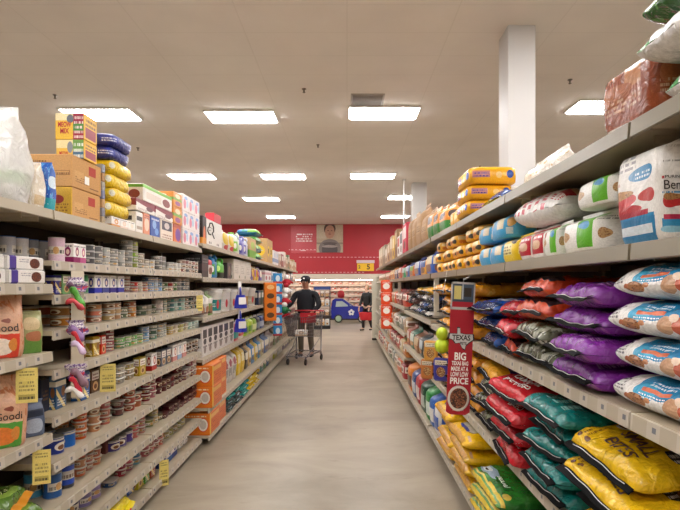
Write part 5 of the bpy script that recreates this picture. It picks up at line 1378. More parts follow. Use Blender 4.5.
pouch(2.23, .135, RE, .15, M_gw, 'small green and white pouch beside the red and white pouches', 213)
pouch(1.985, .27, RE, .155, M_gw, 'wide white pouch with a green side next to the fruit bag', 214, .2)
pouch(1.86, .24, RE + .157, .125, M_gw, 'white and green pouch resting on the wide white pouch', 215, .2)
M_rwl = printed('white_red_lying', 'dedad6', [('T', .0, .35, .3, .95, 6, 'c0404e'), ('R', .10, .08, .24, .26, 'b01c2c'), ('E', .27, .18, .05, .09, 'c89a70'), ('T', .02, .08, .09, .32, 3, 'b82a3c'), ('T', .32, .1, .42, .3, 4, '6a686a'), ('R', .38, .12, .4, .3, '9a9a9c'), ('E', .36, .5, .06, .07, '3a86b0'), ('N', 5, .7, 'f0eeec')], .28, rep=False, bump=.35)
mb, tp = bag_lie(.42, .46, .155, 221, pw=5, flat=.34, ends=(False, True)); o = mb.build('dog_food_bag', [M_rwl, M_rwl]); o.location = (.845, 2.40, RE + .155); o.rotation_euler = (0, 0, .12); tag(o, 'white and red bag lying across the small pouches on the upper shelf', 'bag')
M_lb = printed('light_blue_pouch', '4aa6d8', [('R', .55, .35, .9, .8, 'd8c8a8'), ('E', .3, .6, .14, .18, 'd8a860'), ('R', .1, .15, .4, .4, 'c8d8e0'), ('N', 6, .66, '7cc0e4')], .3, bump=.3)
M_yd = printed('yellow_dog_pouch', 'e6c41e', [('E', .75, .75, .18, .14, '3a2a20'), ('R', .1, .25, .6, .65, 'e8dca0'), ('T', .12, .28, .58, .62, 3, '7a5a1c')], .3, bump=.3)
pouch(2.79, .25, RE, .15, M_yd, 'yellow pouch with a dog head picture between blue and red pouches', 222, .2)
pouch(3.06, .24, RE, .14, M_lb, 'light blue pouch, lower row, next to the yellow dog pouch', 223, .2)
pouch(3.31, .24, RE, .14, M_lb, 'light blue pouch, lower row, farther from the yellow dog pouch', 224, .2)
pouch(3.02, .28, RE + .142, .15, M_lb, 'light blue pouch, upper row, with the larger cream patch', 225, .2)
pouch(3.32, .24, RE + .142, .13, M_lb, 'light blue pouch, upper row, beside the golden pouches', 226, .2)
M_go = printed('golden_pouch', 'e8a81c', [('E', .7, .35, .2, .18, '2c2622'), ('R', .1, .5, .6, .8, 'efd8a0'), ('E', .35, .3, .16, .14, 'c8702c'), ('N', 6, .68, 'f0c850')], .3, bump=.3)
mb, fr = bag_stand(.22, .2, .098, 231, lump=.008, pinch=.97, shoulder=.85); gp = mb.build('dog_food_pouch', [M_go])
for c_ in range(7):
    for k in range(3 if c_ % 3 != 2 else 2):
        place(gp, (.885 + .1 + R.uniform(0, .03), 3.56 + c_ * .235, RE + .002 + k * .099), (0, 0, -PI / 2 + R.uniform(-.1, .1)), f"golden orange pouch, {['lower', 'middle', 'upper'][k]} row, {ORD[c_]} past the light blue ones", 'pouch', 'golden orange pouches on the upper shelf')
for j, (p0, p1, c, c2, H, lb) in enumerate(((425, 431, '3a62b8', 'e8d8b0', .26, 'royal blue'), (418.5, 424.6, 'e0a02c', '3a6ab0', .22, 'amber and blue'), (413, 418, '2f5ab0', 'e0e4ea', .24, 'cobalt blue'), (408, 412.6, 'd8702c', '6ab03c', .2, 'orange and green'), (404, 407.6, '2f62b0', 'c8d4e4', .22, 'bright blue'), (400.4, 403.6, '3aa06a', 'd8e4dc', .2, 'mint green'), (397, 400, 'c83030', 'f0d8d0', .24, 'red'), (393.5, 396.7, '3a3a6a', 'd8d4cc', .22, 'dark indigo'), (389.5, 393.1, 'd88a2c', 'f0e0b8', .24, 'tangerine'), (385, 389.1, 'c8603a', 'e8d8c8', .2, 'terracotta'), (378.5, 384.6, 'b89a70', 'e8e0d0', .2, 'beige'))):
    rbag(p0, p1, RE, H, printed(f're{j}', c, [('R', .12, .4, .88, .75, c2), ('E', .5, .25, .26, .16, '8a5a38')], **G2), f"{lb} pouch far along the upper dog food shelf", 240 + j, .2, name='dog_food_pouch', cat='pouch')

# top deck
M_brown = printed('brown_bag', '8f4526', [('R', .5, .5, .62, .98, 'b87a4c'), ('E', .35, .5, .2, .14, 'a8623c'), ('N', 4, .6, 'a05a36'), ('R', -.1, .0, 4, .05, 'e0d4c8'), ('T', .15, .25, .6, .45, 3, 'c89a7a')], .22, rep=True, bump=.55, bscale=14)
mb, fr = bag_stand(.27, .20, .225, 251, lump=.02, shoulder=.78, pinch=.95, n0=5); o = mb.build('dog_food_bag', [M_brown]); o.location = (.975, 1.61, RT + .002); o.rotation_euler = (0, 0, -PI / 2 + .1)
tag(o, 'reddish brown crinkled bag standing on the top deck', 'bag')
M_wt = printed('white_topdeck_bag', 'e2e0de', [('R', .3, .0, .6, 1, 'd8d6d4'), ('E', .3, .4, .12, .2, 'c88a70'), ('R', .0, .7, .3, 1, '4f9a5a'), ('T', .4, .2, .9, .7, 4, 'b8a8a8')], **GLOSS)
M_gt = printed('green_topdeck_bag', '2f5a2a', [('R', .14, .1, .32, .9, 'b03838'), ('R', .34, 0, .6, 1, 'e6e6e2'), ('R', .0, .3, .12, 1, '5a8a34'), ('N', 5, .62, '4f8a3c')], **GLOSS)
for k, (m, lb, dx) in enumerate(((M_wt, 'white bag lowest in the pile of three on the top deck', .03), (M_wt, 'white and green bag in the middle of the pile of three on the top deck', -.05), (M_gt, 'green, red and white bag topping the pile of three on the top deck', -.035))):
    mb, tp = bag_lie(.45, .30, .105, 255 + k, pw=4, flat=.38, ends=(False, True)); o = mb.build('dog_food_bag', [m, m]); o.location = (.83 + dx, 1.30, RT + .002 + k * .107); o.rotation_euler = (0, 0, 0); tag(o, lb, 'bag')
# yellow wrapped packs
M_ped = printed('yellow_wrapped_pack', 'e5a51c', [('E', .82, .55, .07, .24, '2a4a9a'), ('R', .08, .35, .42, .75, 'b8787c'), ('T', .1, .38, .4, .72, 2, '4a3a8a'), ('E', .6, .5, .06, .2, 'e8c070')], .25, rep=True, bump=.25)
def ypack(x, y, z, w, d, h, label, mat=None, rz=0):
    mb = MB(); mb.lathe([(.9, 0), (1, .012), (1.02, h / 2), (1, h - .012), (.9, h)], 40, sx=w / 2, sy=d / 2, n=7, urep=4)
    # unwrap so that the face towards the camera carries one print
    o = mb.build('wrapped_pack', [mat or M_ped]); o.location = (x, y, z); o.rotation_euler = (0, 0, rz)
    uvl = o.data.uv_layers[0].data
    for pol in o.data.polygons:
        for li in pol.loop_indices:
            co = o.data.vertices[o.data.loops[li].vertex_index].co
            if abs(pol.normal.y) >= abs(pol.normal.x): u = (co.x / w + .5) if pol.normal.y < 0 else (.5 - co.x / w)
            else: u = (co.y / d + .5) if pol.normal.x > 0 else (.5 - co.y / d)
            uvl[li].uv = (min(.999, max(.001, u * .96 + .02)), co.z / h if abs(pol.normal.z) < .8 else 1.5)
    return tag(o, label, 'pack', 'yellow wrapped packs on the top deck')
ypack(.985, 3.72, RT + .001, .30, .40, .095, 'yellow wrapped pack, lowest of the pile on the top deck')
ypack(.99, 3.70, RT + .098, .31, .40, .10, 'yellow wrapped pack in the middle of the pile on the top deck')
ypack(1.0, 3.68, RT + .20, .33, .42, .115, 'large yellow wrapped pack with a blue round emblem topping the pile')
M_yb2 = printed('yellow_blue_pouch', 'e8cf1c', [('D', 1, .55, .0, .62, '24407a'), ('R', .6, .3, .95, .7, 'efe070')], .25, rep=False, bump=.3)
mb, tp = bag_lie(.24, .34, .085, 261, pw=3.5); o = mb.build('dog_food_pouch', [M_yb2, M_yb2]); o.location = (.88, 3.20, RT + .002); tag(o, 'yellow and navy pouch lying in front of the yellow packs on the top deck', 'pouch')
M_ysm = printed('small_yellow_pouch', 'dfa42a', [('E', .5, .5, .28, .2, 'f0d890'), ('N', 6, .6, 'c88420')], .3, bump=.35)
for k, yy in enumerate((4.05, 4.22, 4.39)):
    mb, fr = bag_stand(.15, .14, .16, 265 + k, lump=.012); o = mb.build('dog_food_pouch', [M_ysm]); o.location = (.97, yy, RT + .002); o.rotation_euler = (0, 0, -PI / 2); tag(o, f"small amber pouch, {ORD[k]} past the yellow packs on the top deck", 'pouch')
for k in range(2):
    mb, fr = bag_stand(.24, .22, .30, 270 + k, lump=.03, n0=3); o = mb.build('wrapped_pack', [printed('frosted_wrap', 'd8d2c8', [('N', 5, .55, 'efebe4'), ('N', 9, .62, 'c8a878')], .2, bump=.6)]); o.location = (1.27, 4.1 + k * .3, RT + .002); tag(o, f"pale frosted plastic bundle behind the small amber pouches, {('closer', 'farther')[k]} one", 'pack')
mb, fr = bag_stand(.5, .22, .30, 272, lump=.03, n0=3); o = mb.build('wrapped_pack', [bpy.data.materials['frosted_wrap']]); o.location = (1.25, 3.12, RT + .002); o.rotation_euler = (0, 0, -PI / 2); tag(o, 'white frosted plastic bundle in front of the white column', 'pack')
M_og2 = printed('orange_green_bag', 'd8842c', [('R', .0, 0, 1, .4, '2f7a34'), ('E', .5, .62, .3, .14, '3a2c28'), ('N', 6, .64, 'e8b060')], .3, bump=.4)
for k, (p0, p1) in enumerate(((437.5, 444), (431.5, 437), (426, 431))):
    rbag(p0, p1, RT, .27 + .04 * k, M_og2, f"orange and green bag on the top deck, {ORD[k]} before the tall brown bags", 275 + k, .22, n_from=2)
M_kraft = printed('tall_kraft_bag', 'a8835c', [('R', .1, .3, .9, .55, 'b8946c'), ('T', .2, .34, .8, .5, 3, '7a5a3c')], .6, bump=.3)
for k, (p0, p1, H) in enumerate(((420, 425.5, .40), (415, 419.6, .52), (410.6, 414.7, .50), (407, 410.3, .55))):
    rbag(p0, p1, RT, H, M_kraft, f"tall light brown bag on the top deck, {ORD[k]} in its row", 280 + k, .26, n_from=2)
mb, fr = bag_stand(1.0, .16, .40, 286, lump=.03, n0=2.6, shoulder=.6); o = mb.build('plastic_wrap', [M_clear]); o.location = (1.28, 5.05, RT + .002); o.rotation_euler = (0, 0, -PI / 2); tag(o, 'crumpled clear plastic wrap standing behind the orange and green bags', 'plastic wrap')
for j, (p0, p1, H, c, c2, lb) in enumerate(((402.5, 406.5, .46, 'd8405a', 'f0e4e4', 'pink and white'), (399.8, 402.2, .40, 'e4e0de', '3a3a40', 'white with dark print'), (397.2, 399.5, .36, 'e8e4dc', 'c8503c', 'white'), (394.6, 396.9, .52, '8a6a48', 'c8a878', 'brown'), (392.2, 394.3, .45, 'd8b04a', 'f0e0b0', 'mustard'), (390, 392, .5, 'c0a07c', 'e8dcc8', 'tan'), (387.4, 389.7, .42, 'b89068', 'e8d8c0', 'light brown'), (385, 387.2, .36, 'd0bca0', 'e8e0d4', 'sand'), (382.4, 384.7, .48, '9a8a74', 'd8ccb8', 'taupe'), (379, 382.1, .5, 'c8b090', 'e4d8c4', 'straw'))):
    ya, yb = ypos(p1, .89), ypos(p0, .89); w = yb - ya - .02; n = max(1, round(w / .5)); w /= n
    o0 = MB().box(-w / 2 + .005, 0, 0, w / 2 - .005, .35, H, 0, .006).build('food_carton', [printed(f'rt{j}', c, [('R', .12, .5, .88, .9, c2), ('E', .5, .28, .25, .14, '7a4a34')], .5)])
    for k in range(n):
        place(o0, (.89, ya + .01 + (k + .5) * w, RT + .001), (0, 0, -PI / 2), f"{lb} carton on the top dog food deck" + ('' if n == 1 else f", {ORD[k]} of {n} in a row"), 'carton')

# section past the red sign
M_mix = [printed(f'mix{j}', c, [('R', .1, .2, .5, .8, c2), ('E', .6, .5, .2, .3, c3), ('N', 5, .64, c4)], **GLOSS) for j, (c, c2, c3, c4) in enumerate((
    ('2c2a34', 'c8ccd4', '3a5aa0', '6a6a74'), ('d8a01c', 'e8d8a8', '3a3a6a', 'e8c04a'), ('34508c', 'd8dce4', 'c83a3c', '7a90bc'), ('cfc8c0', '3a4a8a', '8a3a3c', 'e6e2dc'), ('5a3a34', 'b89a84', 'c8b8a0', '7a5a50')))]
NM = ['black and silver', 'golden', 'navy and white', 'white and blue', 'dark brown']
for j, (yy, order) in enumerate(((5.55, (3, 0, 2, 1)), (5.98, (0, 2, 3, 1)), (6.42, (2, 3, 0, 1)), (6.85, (3, 4, 0)), (7.3, (4, 0, 4)))):
    rstack(yy, .40, 1.245, .085 if len(order) == 4 else .10, .5, [(f"{NM[q]} bag", M_mix[q], None) for q in order], f"in the {ORD[j]} pile past the red sign", .87, jx=.03)
for j, (p0, p1, c, c2, H, lb) in enumerate(((433, 440.5, 'd8781f', '5a3a24', .24, 'orange'), (427.5, 432.6, '3a3f86', 'd8d8e4', .26, 'indigo'), (422, 427, 'd8d2c8', '3a3a44', .30, 'white and black'), (417.5, 421.6, '2c3a44', 'c8d0d4', .30, 'charcoal'), (413, 417, '8a5a3c', 'e0c8a0', .28, 'brown'), (409, 412.6, '2f6a58', 'd8e4dc', .3, 'dark green'), (405.8, 408.6, 'a85a4a', 'e8d8cc', .3, 'brick'))):
    rbag(p0, p1, .73, H, printed(f'rc{j}', c, [('R', .15, .35, .85, .7, c2), ('E', .5, .25, .25, .1, 'c88a4c'), ('N', 6, .66, 'd8d0c4')], **G2), f"{lb} bag standing below the middle shelf past the red sign", 301 + j, .26)
for j, (p0, p1, c, c2, H, lb) in enumerate(((432.6, 437.5, 'e0ddd8', '2f5ab0', .36, 'white and blue'), (428.6, 432.2, '3a66b4', 'e4e2de', .38, 'blue and white'), (424, 428.2, '1f8a3c', 'd8e4dc', .40, 'bright green'), (419, 423.5, '1d4a34', 'b8c8bc', .40, 'dark green'), (414.5, 418.6, 'b01f2c', 'e4d8d4', .42, 'red'), (410.8, 414.2, '34508c', 'd8dce0', .40, 'denim blue'), (406.6, 410.5, 'e0842c', '5a3420', .42, 'orange'))):
    rbag(p0, p1, RBASE, H, printed(f'rb{j}', c, [('R', .15, .15, .85, .5, c2), ('N', 5, .66, 'e0dcd4')], **G2), f"{lb} bag standing on the bottom deck of the dog food side", 311 + j, .34, X=.85)
# hanging toys beside the sign
M_lime = simple('lime_rubber', 'b9cf2c', .4, bump=.2)
t = empty('squeaky_toy', (.815, ypos(442, .815), 1.02)); t.scale = (.72, .72, .85); tag(t, 'lime green rubber toy hanging beside the red sign', 'pet toy')
MB().lathe([(.02, 0), (.075, .03), (.09, .08), (.07, .13), (.03, .15)], 16).build('body', M_lime, t)
MB().lathe([(.02, .13), (.06, .16), (.075, .2), (.06, .245), (.02, .265)], 16).build('head', M_lime, t)
MB().tube([(0, 0, .26), (.01, 0, .6), (.063, 0, .84)], .003, 6).build('hanger', M_wire, t)
for k, (p, z, c, lb) in enumerate(((431, .87, 'c89040', 'amber'), (427.5, .66, 'b87038', 'caramel'), (441.5, .78, '3a3790', 'violet blue'))):
    o = MB().box(-.07, -.02, 0, .07, .02, .2, 0, .015).build('treat_pack', [printed(f'tp{k}', c, [('S', .5, .4, .28, .22, 22, 'e0c890', '8a5a34'), ('R', .12, .7, .88, .9, 'e4dcc8'), ('T', .15, .72, .85, .88, 2, '5a4a3a')], .3)])
    o.location = (.815, ypos(p, .815), z); o.rotation_euler = (0, 0, -.5); tag(o, f"{lb} treat pack hanging at the shelf front past the red sign", 'treat pack')
# far section
FZ = {1.28: 'upper middle', .88: 'middle', .50: 'lower', RBASE: 'bottom'}
palettes = [('c8402c', 'orange red'), ('d8d2ca', 'white'), ('b89a74', 'tan'), ('7a3a34', 'maroon'), ('c87a3a', 'copper'), ('8a8a84', 'grey'), ('a8303a', 'crimson'), ('d8c49a', 'cream'), ('5a6a4a', 'moss green'), ('e0622c', 'vivid orange')]
for zi, z in enumerate((1.28, .88, .50, RBASE)):
    for j in range(12):
        c, nm = palettes[(j * 3 + zi * 2) % 10]
        m = printed(f'far_r{(j * 3 + zi * 2) % 10}', c, [('R', .12, .35, .88, .7, 'e6ded2'), ('E', .5, .5, .2, .1, '7a4a34'), ('N', 6, .66, 'd0c8bc')], **G2)
        pr = proto(('farr', (j * 3 + zi * 2) % 10), lambda: bag_stand(.44, .26, .265, 400 + j + zi * 13, lump=.02)[0].build('dog_food_bag', [m]))
        place(pr, (.885 + .14 - (.03 if z < .2 else 0), 7.99 + j * .54, z + .002), (0, 0, -PI / 2 + R.uniform(-.08, .08)), f"{nm} bag, {ORD[j]} along the {FZ[z]} shelf at the far end", 'bag', f"bags on the {FZ[z]} far shelf")
# basket rows of red packs on the far bottom
# orange packs hanging on the end of the run
for k in range(4):
    o = place(proto(('orp',), lambda: MB().box(-.12, -.03, 0, .12, .03, .24, 0, .015).build('treat_pack', [printed('orpack', 'dd4a22', [('E', .5, .5, .3, .25, 'ece4dc'), ('T', .15, .75, .85, .92, 2, 'f4e8e0')], .35)])), (.80, 10.2 + .02 * k, .74 + k * .245), (0, 0, -.4), f"orange treat pack hanging at the far shelf front, {level_word(k, 4)} of its column", 'treat pack', 'hanging orange treat packs')

# hanging red sign
sg = empty('hanging_sign', (.742, 3.42, 0.755)); sg.rotation_euler = (0, math.radians(2.6), 0); sg.scale = (.74, .88, .88)
tag(sg, 'tall red hanging sign with white lettering and a bowl of kibble picture', 'sign')
M_sred = simple('sign_red', 'a81c2a', .4); M_sgrey = simple('sign_grey', '9a9896', .4)
SW, SHh = .215, 1.0
b = MB()
b.prism([(-SW / 2, .0), (-.07, -.02), (.07, -.02), (SW / 2, .0), (SW / 2, .78), (-SW / 2, .78)], -.0025, .0025)
b.build('board', M_sred, sg)
fr_ = MB()
for (x0, z0, x1, z1) in ((-SW / 2, .79, -SW / 2 + .012, .99), (SW / 2 - .012, .79, SW / 2, .99), (-SW / 2, .975, SW / 2, .99), (-SW / 2, .78, SW / 2, .80)): fr_.box(x0, -.004, z0, x1, .004, z1)
fr_.build('frame', simple('sign_frame', 'b9b4ac', .4), sg)
MB().box(-SW / 2 + .012, -.002, .80, SW / 2 - .012, .002, .84).build('lower_strip', M_sred, sg)
pl = MB().box(-SW / 2 + .012, -.001, .84, SW / 2 - .012, .001, .975)
pl.build('picture_panel', printed('sign_picture', '4a5a6a', [('R', .08, .1, .42, .9, 'd8c878'), ('R', .55, .3, .9, .8, '3a342c'), ('R', .45, .0, .52, 1, 'b8c0c4'), ('R', .0, .0, 1, .14, '3a4a58')], .3), sg)
tex = [(-.085, .03), (-.03, .03), (-.03, .075), (-.012, .075), (-.008, .035), (.03, .028), (.085, .03), (.09, -.01), (.06, -.03), (.035, -.055), (.03, -.085), (.012, -.075), (-.01, -.035), (-.04, -.04), (-.06, -.015), (-.09, -.005)]
def shape(sc, y, mat, nm):
    MB().prism([(p[0] * sc * 1.2, .565 + p[1] * sc) for p in tex], y - .003, y).build(nm, mat, sg)
shape(1.12, -.0025, simple('sign_black', '1e1c1f', .4), 'badge_outline'); shape(1.0, -.0055, simple('sign_silver', 'c4c3c0', .35), 'badge')  # larger black silhouette borders the silver badge
def stext(s, w, h, z, m, y=-.004, x=0.0, nm='lettering', bold=.03):
    text_mb(s, w, h, bold=bold).build(nm, m, sg, (x, y, z))
stext('TEXAS', .165, .042, .568, M_ink, -.0092); stext('PETS', .06, .022, .525, M_ink, -.0092, .02)
for s, w, h, z in (('BIG', .105, .06, .425), ('TEXAS BAG', .15, .032, .372), ('MADE AT A', .155, .034, .33), ('LOW LOW', .16, .036, .288), ('PRICE', .165, .05, .238)): stext(s, w, h, z, M_white_ink)
bo = MB().lathe([(.098, 0), (.098, .004), (.088, .004)], 40, close=True).build('bowl_rim', simple('sign_bowl', 'd8d0c4', .4), sg)
bo.rotation_euler = (PI / 2, 0, 0); bo.location = (0, -.0025, .105)
kb = MB().lathe([(.078, 0), (.078, .0015)], 40); 
kb.uv = [[(0, 0)] * len(f) for f in kb.f]
def kib_mat():
    m, nt, b_ = base_mat('kibble_print'); N = nt.nodes.new
    tc = N('ShaderNodeTexCoord'); vo = N('ShaderNodeTexVoronoi'); vo.inputs['Scale'].default_value = 75; nt.links.new(tc.outputs['Object'], vo.inputs['Vector'])
    cr = N('ShaderNodeValToRGB'); cr.color_ramp.elements[0].color = lin('b88a58'); cr.color_ramp.elements[1].color = lin('3a2216'); cr.color_ramp.elements[1].position = .7
    e = cr.color_ramp.elements.new(.35); e.color = lin('8a4e34'); nt.links.new(vo.outputs['Distance'], cr.inputs[0]); nt.links.new(cr.outputs[0], b_.inputs['Base Color']); b_.inputs['Roughness'].default_value = .5
    return m
o = kb.build('kibble_picture', kib_mat(), sg, (0, -.0062, .105)); o.rotation_euler = (PI / 2, 0, 0)
stext('DRY DOG FOOD', .10, .009, .015, M_white_ink, bold=.0)
hk = MB(); hk.tube([(0, 0, .985), (0, 0, 1.01), (.06, 0, 1.04), (.088, 0, 1.045)], .003, 6); hk.build('hook', M_wire, sg)
# ------------------------------------------------------------------ end of the aisle
DW = 24.97
def wx(px, d): return (px - CX) * d / FPX
def wz(py, d): return EYE + (CY - py) * d / FPX
# wall graphics
o = MB().box(wx(291, DW), DW, wz(253, DW), wx(316.3, DW), DW + .02, wz(226, DW)).build('wall_banner', printed('banner_print', 'c4424c', [('T', .2, .42, .85, .75, 4, 'efd8d8'), ('R', .0, .10, 1, .115, 'd88a90'), ('R', .38, .08, .58, .14, 'e8c8c8')], .4, rep=False))
tag(o, 'lighter red wall banner with lines of white print beside the boy photograph', 'banner')
M_boy = printed('boy_photo', 'b8a48c', [('R', .0, .5, .35, 1, 'c4b49c'), ('R', .72, .45, 1, 1, 'c0ac92'), ('R', 0, .3, 1, .36, '8f7f6c'), ('E', .5, .14, .42, .34, '7c706c'), ('E', .5, .1, .3, .26, '4a3e40'), ('E', .5, .22, .3, .05, '9a8e88'), ('E', .5, .33, .28, .04, '5a4c4a'),
                                        ('E', .5, .84, .22, .22, '4a332a'), ('E', .5, .74, .18, .24, 'b98a72'), ('E', .43, .78, .03, .015, '4a3028'), ('E', .57, .78, .03, .015, '4a3028'), ('E', .5, .66, .06, .02, '8f5a4c'), ('E', .5, .73, .02, .03, 'a87862')], .35, rep=False, wob=.03)
o = MB().box(wx(316.6, DW), DW - .02, wz(252.5, DW), wx(343, DW), DW + .02, wz(224.6, DW)).build('wall_photograph', M_boy); tag(o, 'large wall photograph of a boy in a dark top on the red wall', 'photograph')
def dash_mat():
    m, nt, b = base_mat('dashed_trim'); N = nt.nodes.new; Lk = nt.links.new
    tc = N('ShaderNodeTexCoord'); sp_ = N('ShaderNodeSeparateXYZ'); Lk(tc.outputs['Object'], sp_.inputs[0])
    mu = N('ShaderNodeMath'); mu.operation = 'MULTIPLY'; Lk(sp_.outputs[0], mu.inputs[0]); mu.inputs[1].default_value = 5.5
    fr_ = N('ShaderNodeMath'); fr_.operation = 'FRACT'; Lk(mu.outputs[0], fr_.inputs[0])
    l = N('ShaderNodeMath'); l.operation = 'LESS_THAN'; Lk(fr_.outputs[0], l.inputs[0]); l.inputs[1].default_value = .6
    mx = N('ShaderNodeMix'); mx.data_type = 'RGBA'; Lk(l.outputs[0], mx.inputs[0]); mx.inputs[6].default_value = lin('b5232f'); mx.inputs[7].default_value = lin('d9959a'); Lk(mx.outputs[2], b.inputs['Base Color']); return m
M_dash = dash_mat()
for i, (a, b_, py) in enumerate(((299, 381, 257.2), (303, 364, 272.3), (289, 316, 249.6))):
    struct(MB().box(wx(a, DW), DW + .005 - .003 * i, wz(py, DW) - .02, wx(b_, DW), DW + .03, wz(py, DW) + .02).build(f'trim_{i + 1}', M_dash))
ps = empty('price_sign', (wx(365.5, DW), DW - .03, wz(271, DW))); tag(ps, 'yellow price sign with a white header on the red wall', 'sign')
MB().box(-.41, 0, 0, .41, .02, .38).build('yellow_panel', simple('price_yellow', 'e8b81c', .45), ps)
MB().box(-.44, -.005, .39, .44, .025, .53).build('header', simple('price_header', 'd8c4cc', .45), ps)
text_mb('5', None, .26, bold=.03).build('lettering', M_ink, ps, (.14, -.004, .2))
text_mb('2', None, .16, bold=.03).build('lettering', M_ink, ps, (-.3, -.004, .2))

# chilled meat case
MC = empty('meat_case', (0, 23.95, 0)); tag(MC, 'long open chilled meat case along the red wall', 'display case')
M_case = simple('case_cream', 'cbbfae', .45); M_cdark = simple('case_dark', '3a2f2c', .6)
X0, X1 = -6.5, 5.5
MB().box(X0, .0, 0, X1, .95, .42, 0, .02).build('base', M_cdark, MC)
MB().box(X0, -.04, .42, X1, .1, .52, 0, .02).build('bumper', M_case, MC)
MB().box(X0, .88, .42, X1, .95, 1.95).build('back_panel', simple('case_back', 'c9b2a4', .5), MC)
MB().box(X0, .08, 1.90, X1, .95, 2.17, 0, .015).build('canopy', M_case, MC)
cl_, _n, _bb = base_mat('case_light'); _bb.inputs['Emission Color'].default_value = (1, .86, .74, 1); _bb.inputs['Emission Strength'].default_value = 22
MB().box(X0 + .05, .14, 1.875, X1 - .05, .20, 1.898).build('case_light', cl_, MC)
CZ = [.60, .88, 1.14, 1.40, 1.64]
for i, z in enumerate(CZ):
    shf = MB().box(X0 + .02, .28 + .06 * i, z - .03, X1 - .02, .878, z).build('shelf', M_case, MC)
    MB().box(X0 + .02, .255 + .06 * i, z - .05, X1 - .02, .278 + .06 * i, z + .012).build('price_rail', simple('case_rail', 'c8b4a4', .5), shf)
def meat_pack():
    mb = MB(); mb.box(-.125, -.03, 0, .125, .03, .17, 0, .012)
    return mb.build('meat_pack', [printed('meat_film', 'e4d6cc', [('R', .04, .06, .96, .94, 'OBJ'), ('E', .35, .4, .25, .25, 'f0dcd0'), ('R', .55, .6, .85, .85, 'f0ece6')], .2)])
mp_ = meat_pack()
mcol = ['d8806c', 'c8584c', 'e09a84', 'e8b8a0', 'd0705c', 'f0d0b8', 'e09088', 'ecc4b0']
for i, z in enumerate(CZ):
    for k in range(15):
        x = -2.6 + k * .28
        place(mp_, (x, 24.0 + .24 + .06 * i + .12, z + .022), (-.55, 0, R.uniform(-.03, .03)), f"wrapped meat pack, {ORD[k]} along the {['lowest', 'second', 'middle', 'fourth', 'highest'][i]} meat case shelf", 'meat pack', 'wrapped meat packs in the chilled case', R.choice(mcol))

# blue kiddie car cart
d = 22.4
kc = empty('kiddie_car', (wx(349, d), d, 0)); tag(kc, 'blue toy car shopping cart with a white flower emblem before the meat case', 'toy car')
M_kb = simple('kiddie_blue', '13208c', .3, coat=.4)
prof_ = [(-.76, .22), (-.78, .62), (-.72, .98), (-.6, 1.06), (-.28, 1.05), (.02, .84), (.2, .72), (.62, .68), (.78, .55), (.78, .26), (.7, .2), (-.7, .18)]
mb = MB(); mb.prism(prof_, -.33, .33); mb.build('car_body', M_kb, kc)
MB().prism([(-.58, .70), (-.55, .94), (-.30, .95), (-.06, .78), (-.04, .72)], -.342, -.331).build('window', simple('kiddie_window', 'a8b4b4', .2), kc)
MB().prism([(.02, .74), (.03, .82), (.14, .73)], -.342, -.331).build('quarter_window', simple('kiddie_window2', '8a98a8', .2), kc)
for x, hc in ((-.46, '9fb89a'), (.56, 'c8c4b8')):
    w_ = MB().lathe([(.17, -.05), (.18, -.03), (.18, .03), (.17, .05)], 24).build('wheel', M_black, kc, (x, -.30, .19)); w_.rotation_euler = (PI / 2, 0, 0)
    MB().lathe([(.13, .05), (.12, .062), (.05, .066)], 20).build('hub_cap', simple(f'hub_{hc}', hc, .4), w_)
    w2 = MB().lathe([(.17, -.05), (.18, -.03), (.18, .03), (.17, .05)], 24).build('wheel', M_black, kc, (x, .30, .19)); w2.rotation_euler = (PI / 2, 0, 0)
fl = MB()
for k in range(5):
    a = k * 2 * PI / 5 + .3; fl.prism([(.085 * math.cos(a) + .055 * math.cos(q * PI / 6) + .1, .46 + .085 * math.sin(a) + .055 * math.sin(q * PI / 6)) for q in range(12)], -.338 - .001 * k, -.331)
fl.build('flower_emblem', simple('emblem_white', 'dcdcdc', .4), kc)
MB().tube([(-.80, -.2, .3), (-.86, -.2, .9), (-.86, .2, .9), (-.80, .2, .3)], .02, 8).build('push_handle', simple('handle_grey', 'b8b8bc', .4), kc)
rs = MB(); rs.lathe([(.02, 0), (.14, .03), (.16, .16), (.13, .3), (.05, .34)], 16); o = rs.build('red_bag', simple('red_fabric', 'a01c22', .7, bump=.3), loc=(wx(341, 22.5), 22.45, 1.062)); tag(o, 'small red bag on the roof of the blue toy car', 'bag')

# display rack with goods
d = 19.2
dr = empty('display_rack', (wx(322.5, d), d, 0)); tag(dr, 'dark wire display rack with a blue header standing in the cross aisle', 'rack')
MB().box(-.30, -.22, 0, .30, .22, .12, 0, .01).build('base', M_black, dr)
for sx in (-.28, .28):
    for sy in (-.2, .2): MB().tube([(sx, sy, .12), (sx, sy, 1.55)], .012, 6).build('post', M_dark, dr)
DZ = [.13, .5, .86, 1.2]
for z in DZ[1:]: MB().box(-.29, -.21, z - .015, .29, .21, z, 0, .003).build('shelf', M_dark, dr)
MB().box(-.31, -.225, 1.46, .31, -.20, 1.58).build('header', simple('rack_blue', '2a3f7a', .45), dr)
cc = ['d8d2c8', '8a6a54', 'c8a070', 'd87a6a', 'b0b8bc', '5a4a44']
gp_ = MB().box(-.075, -.06, 0, .075, .06, .24, 0, .006).build('snack_box', [CLAB[0]])
for i, z in enumerate(DZ):
    for k in range(3):
        place(gp_, (wx(322.5, d) - .18 + .18 * k, d - .12, z + .002), (0, 0, R.uniform(-.1, .1)), f"{['first', 'middle', 'last'][k]} snack box on the {['base', 'second', 'third', 'top'][i]} level of the dark rack", 'box', 'snack boxes on the dark rack', cc[(i * 3 + k * 2) % 6])

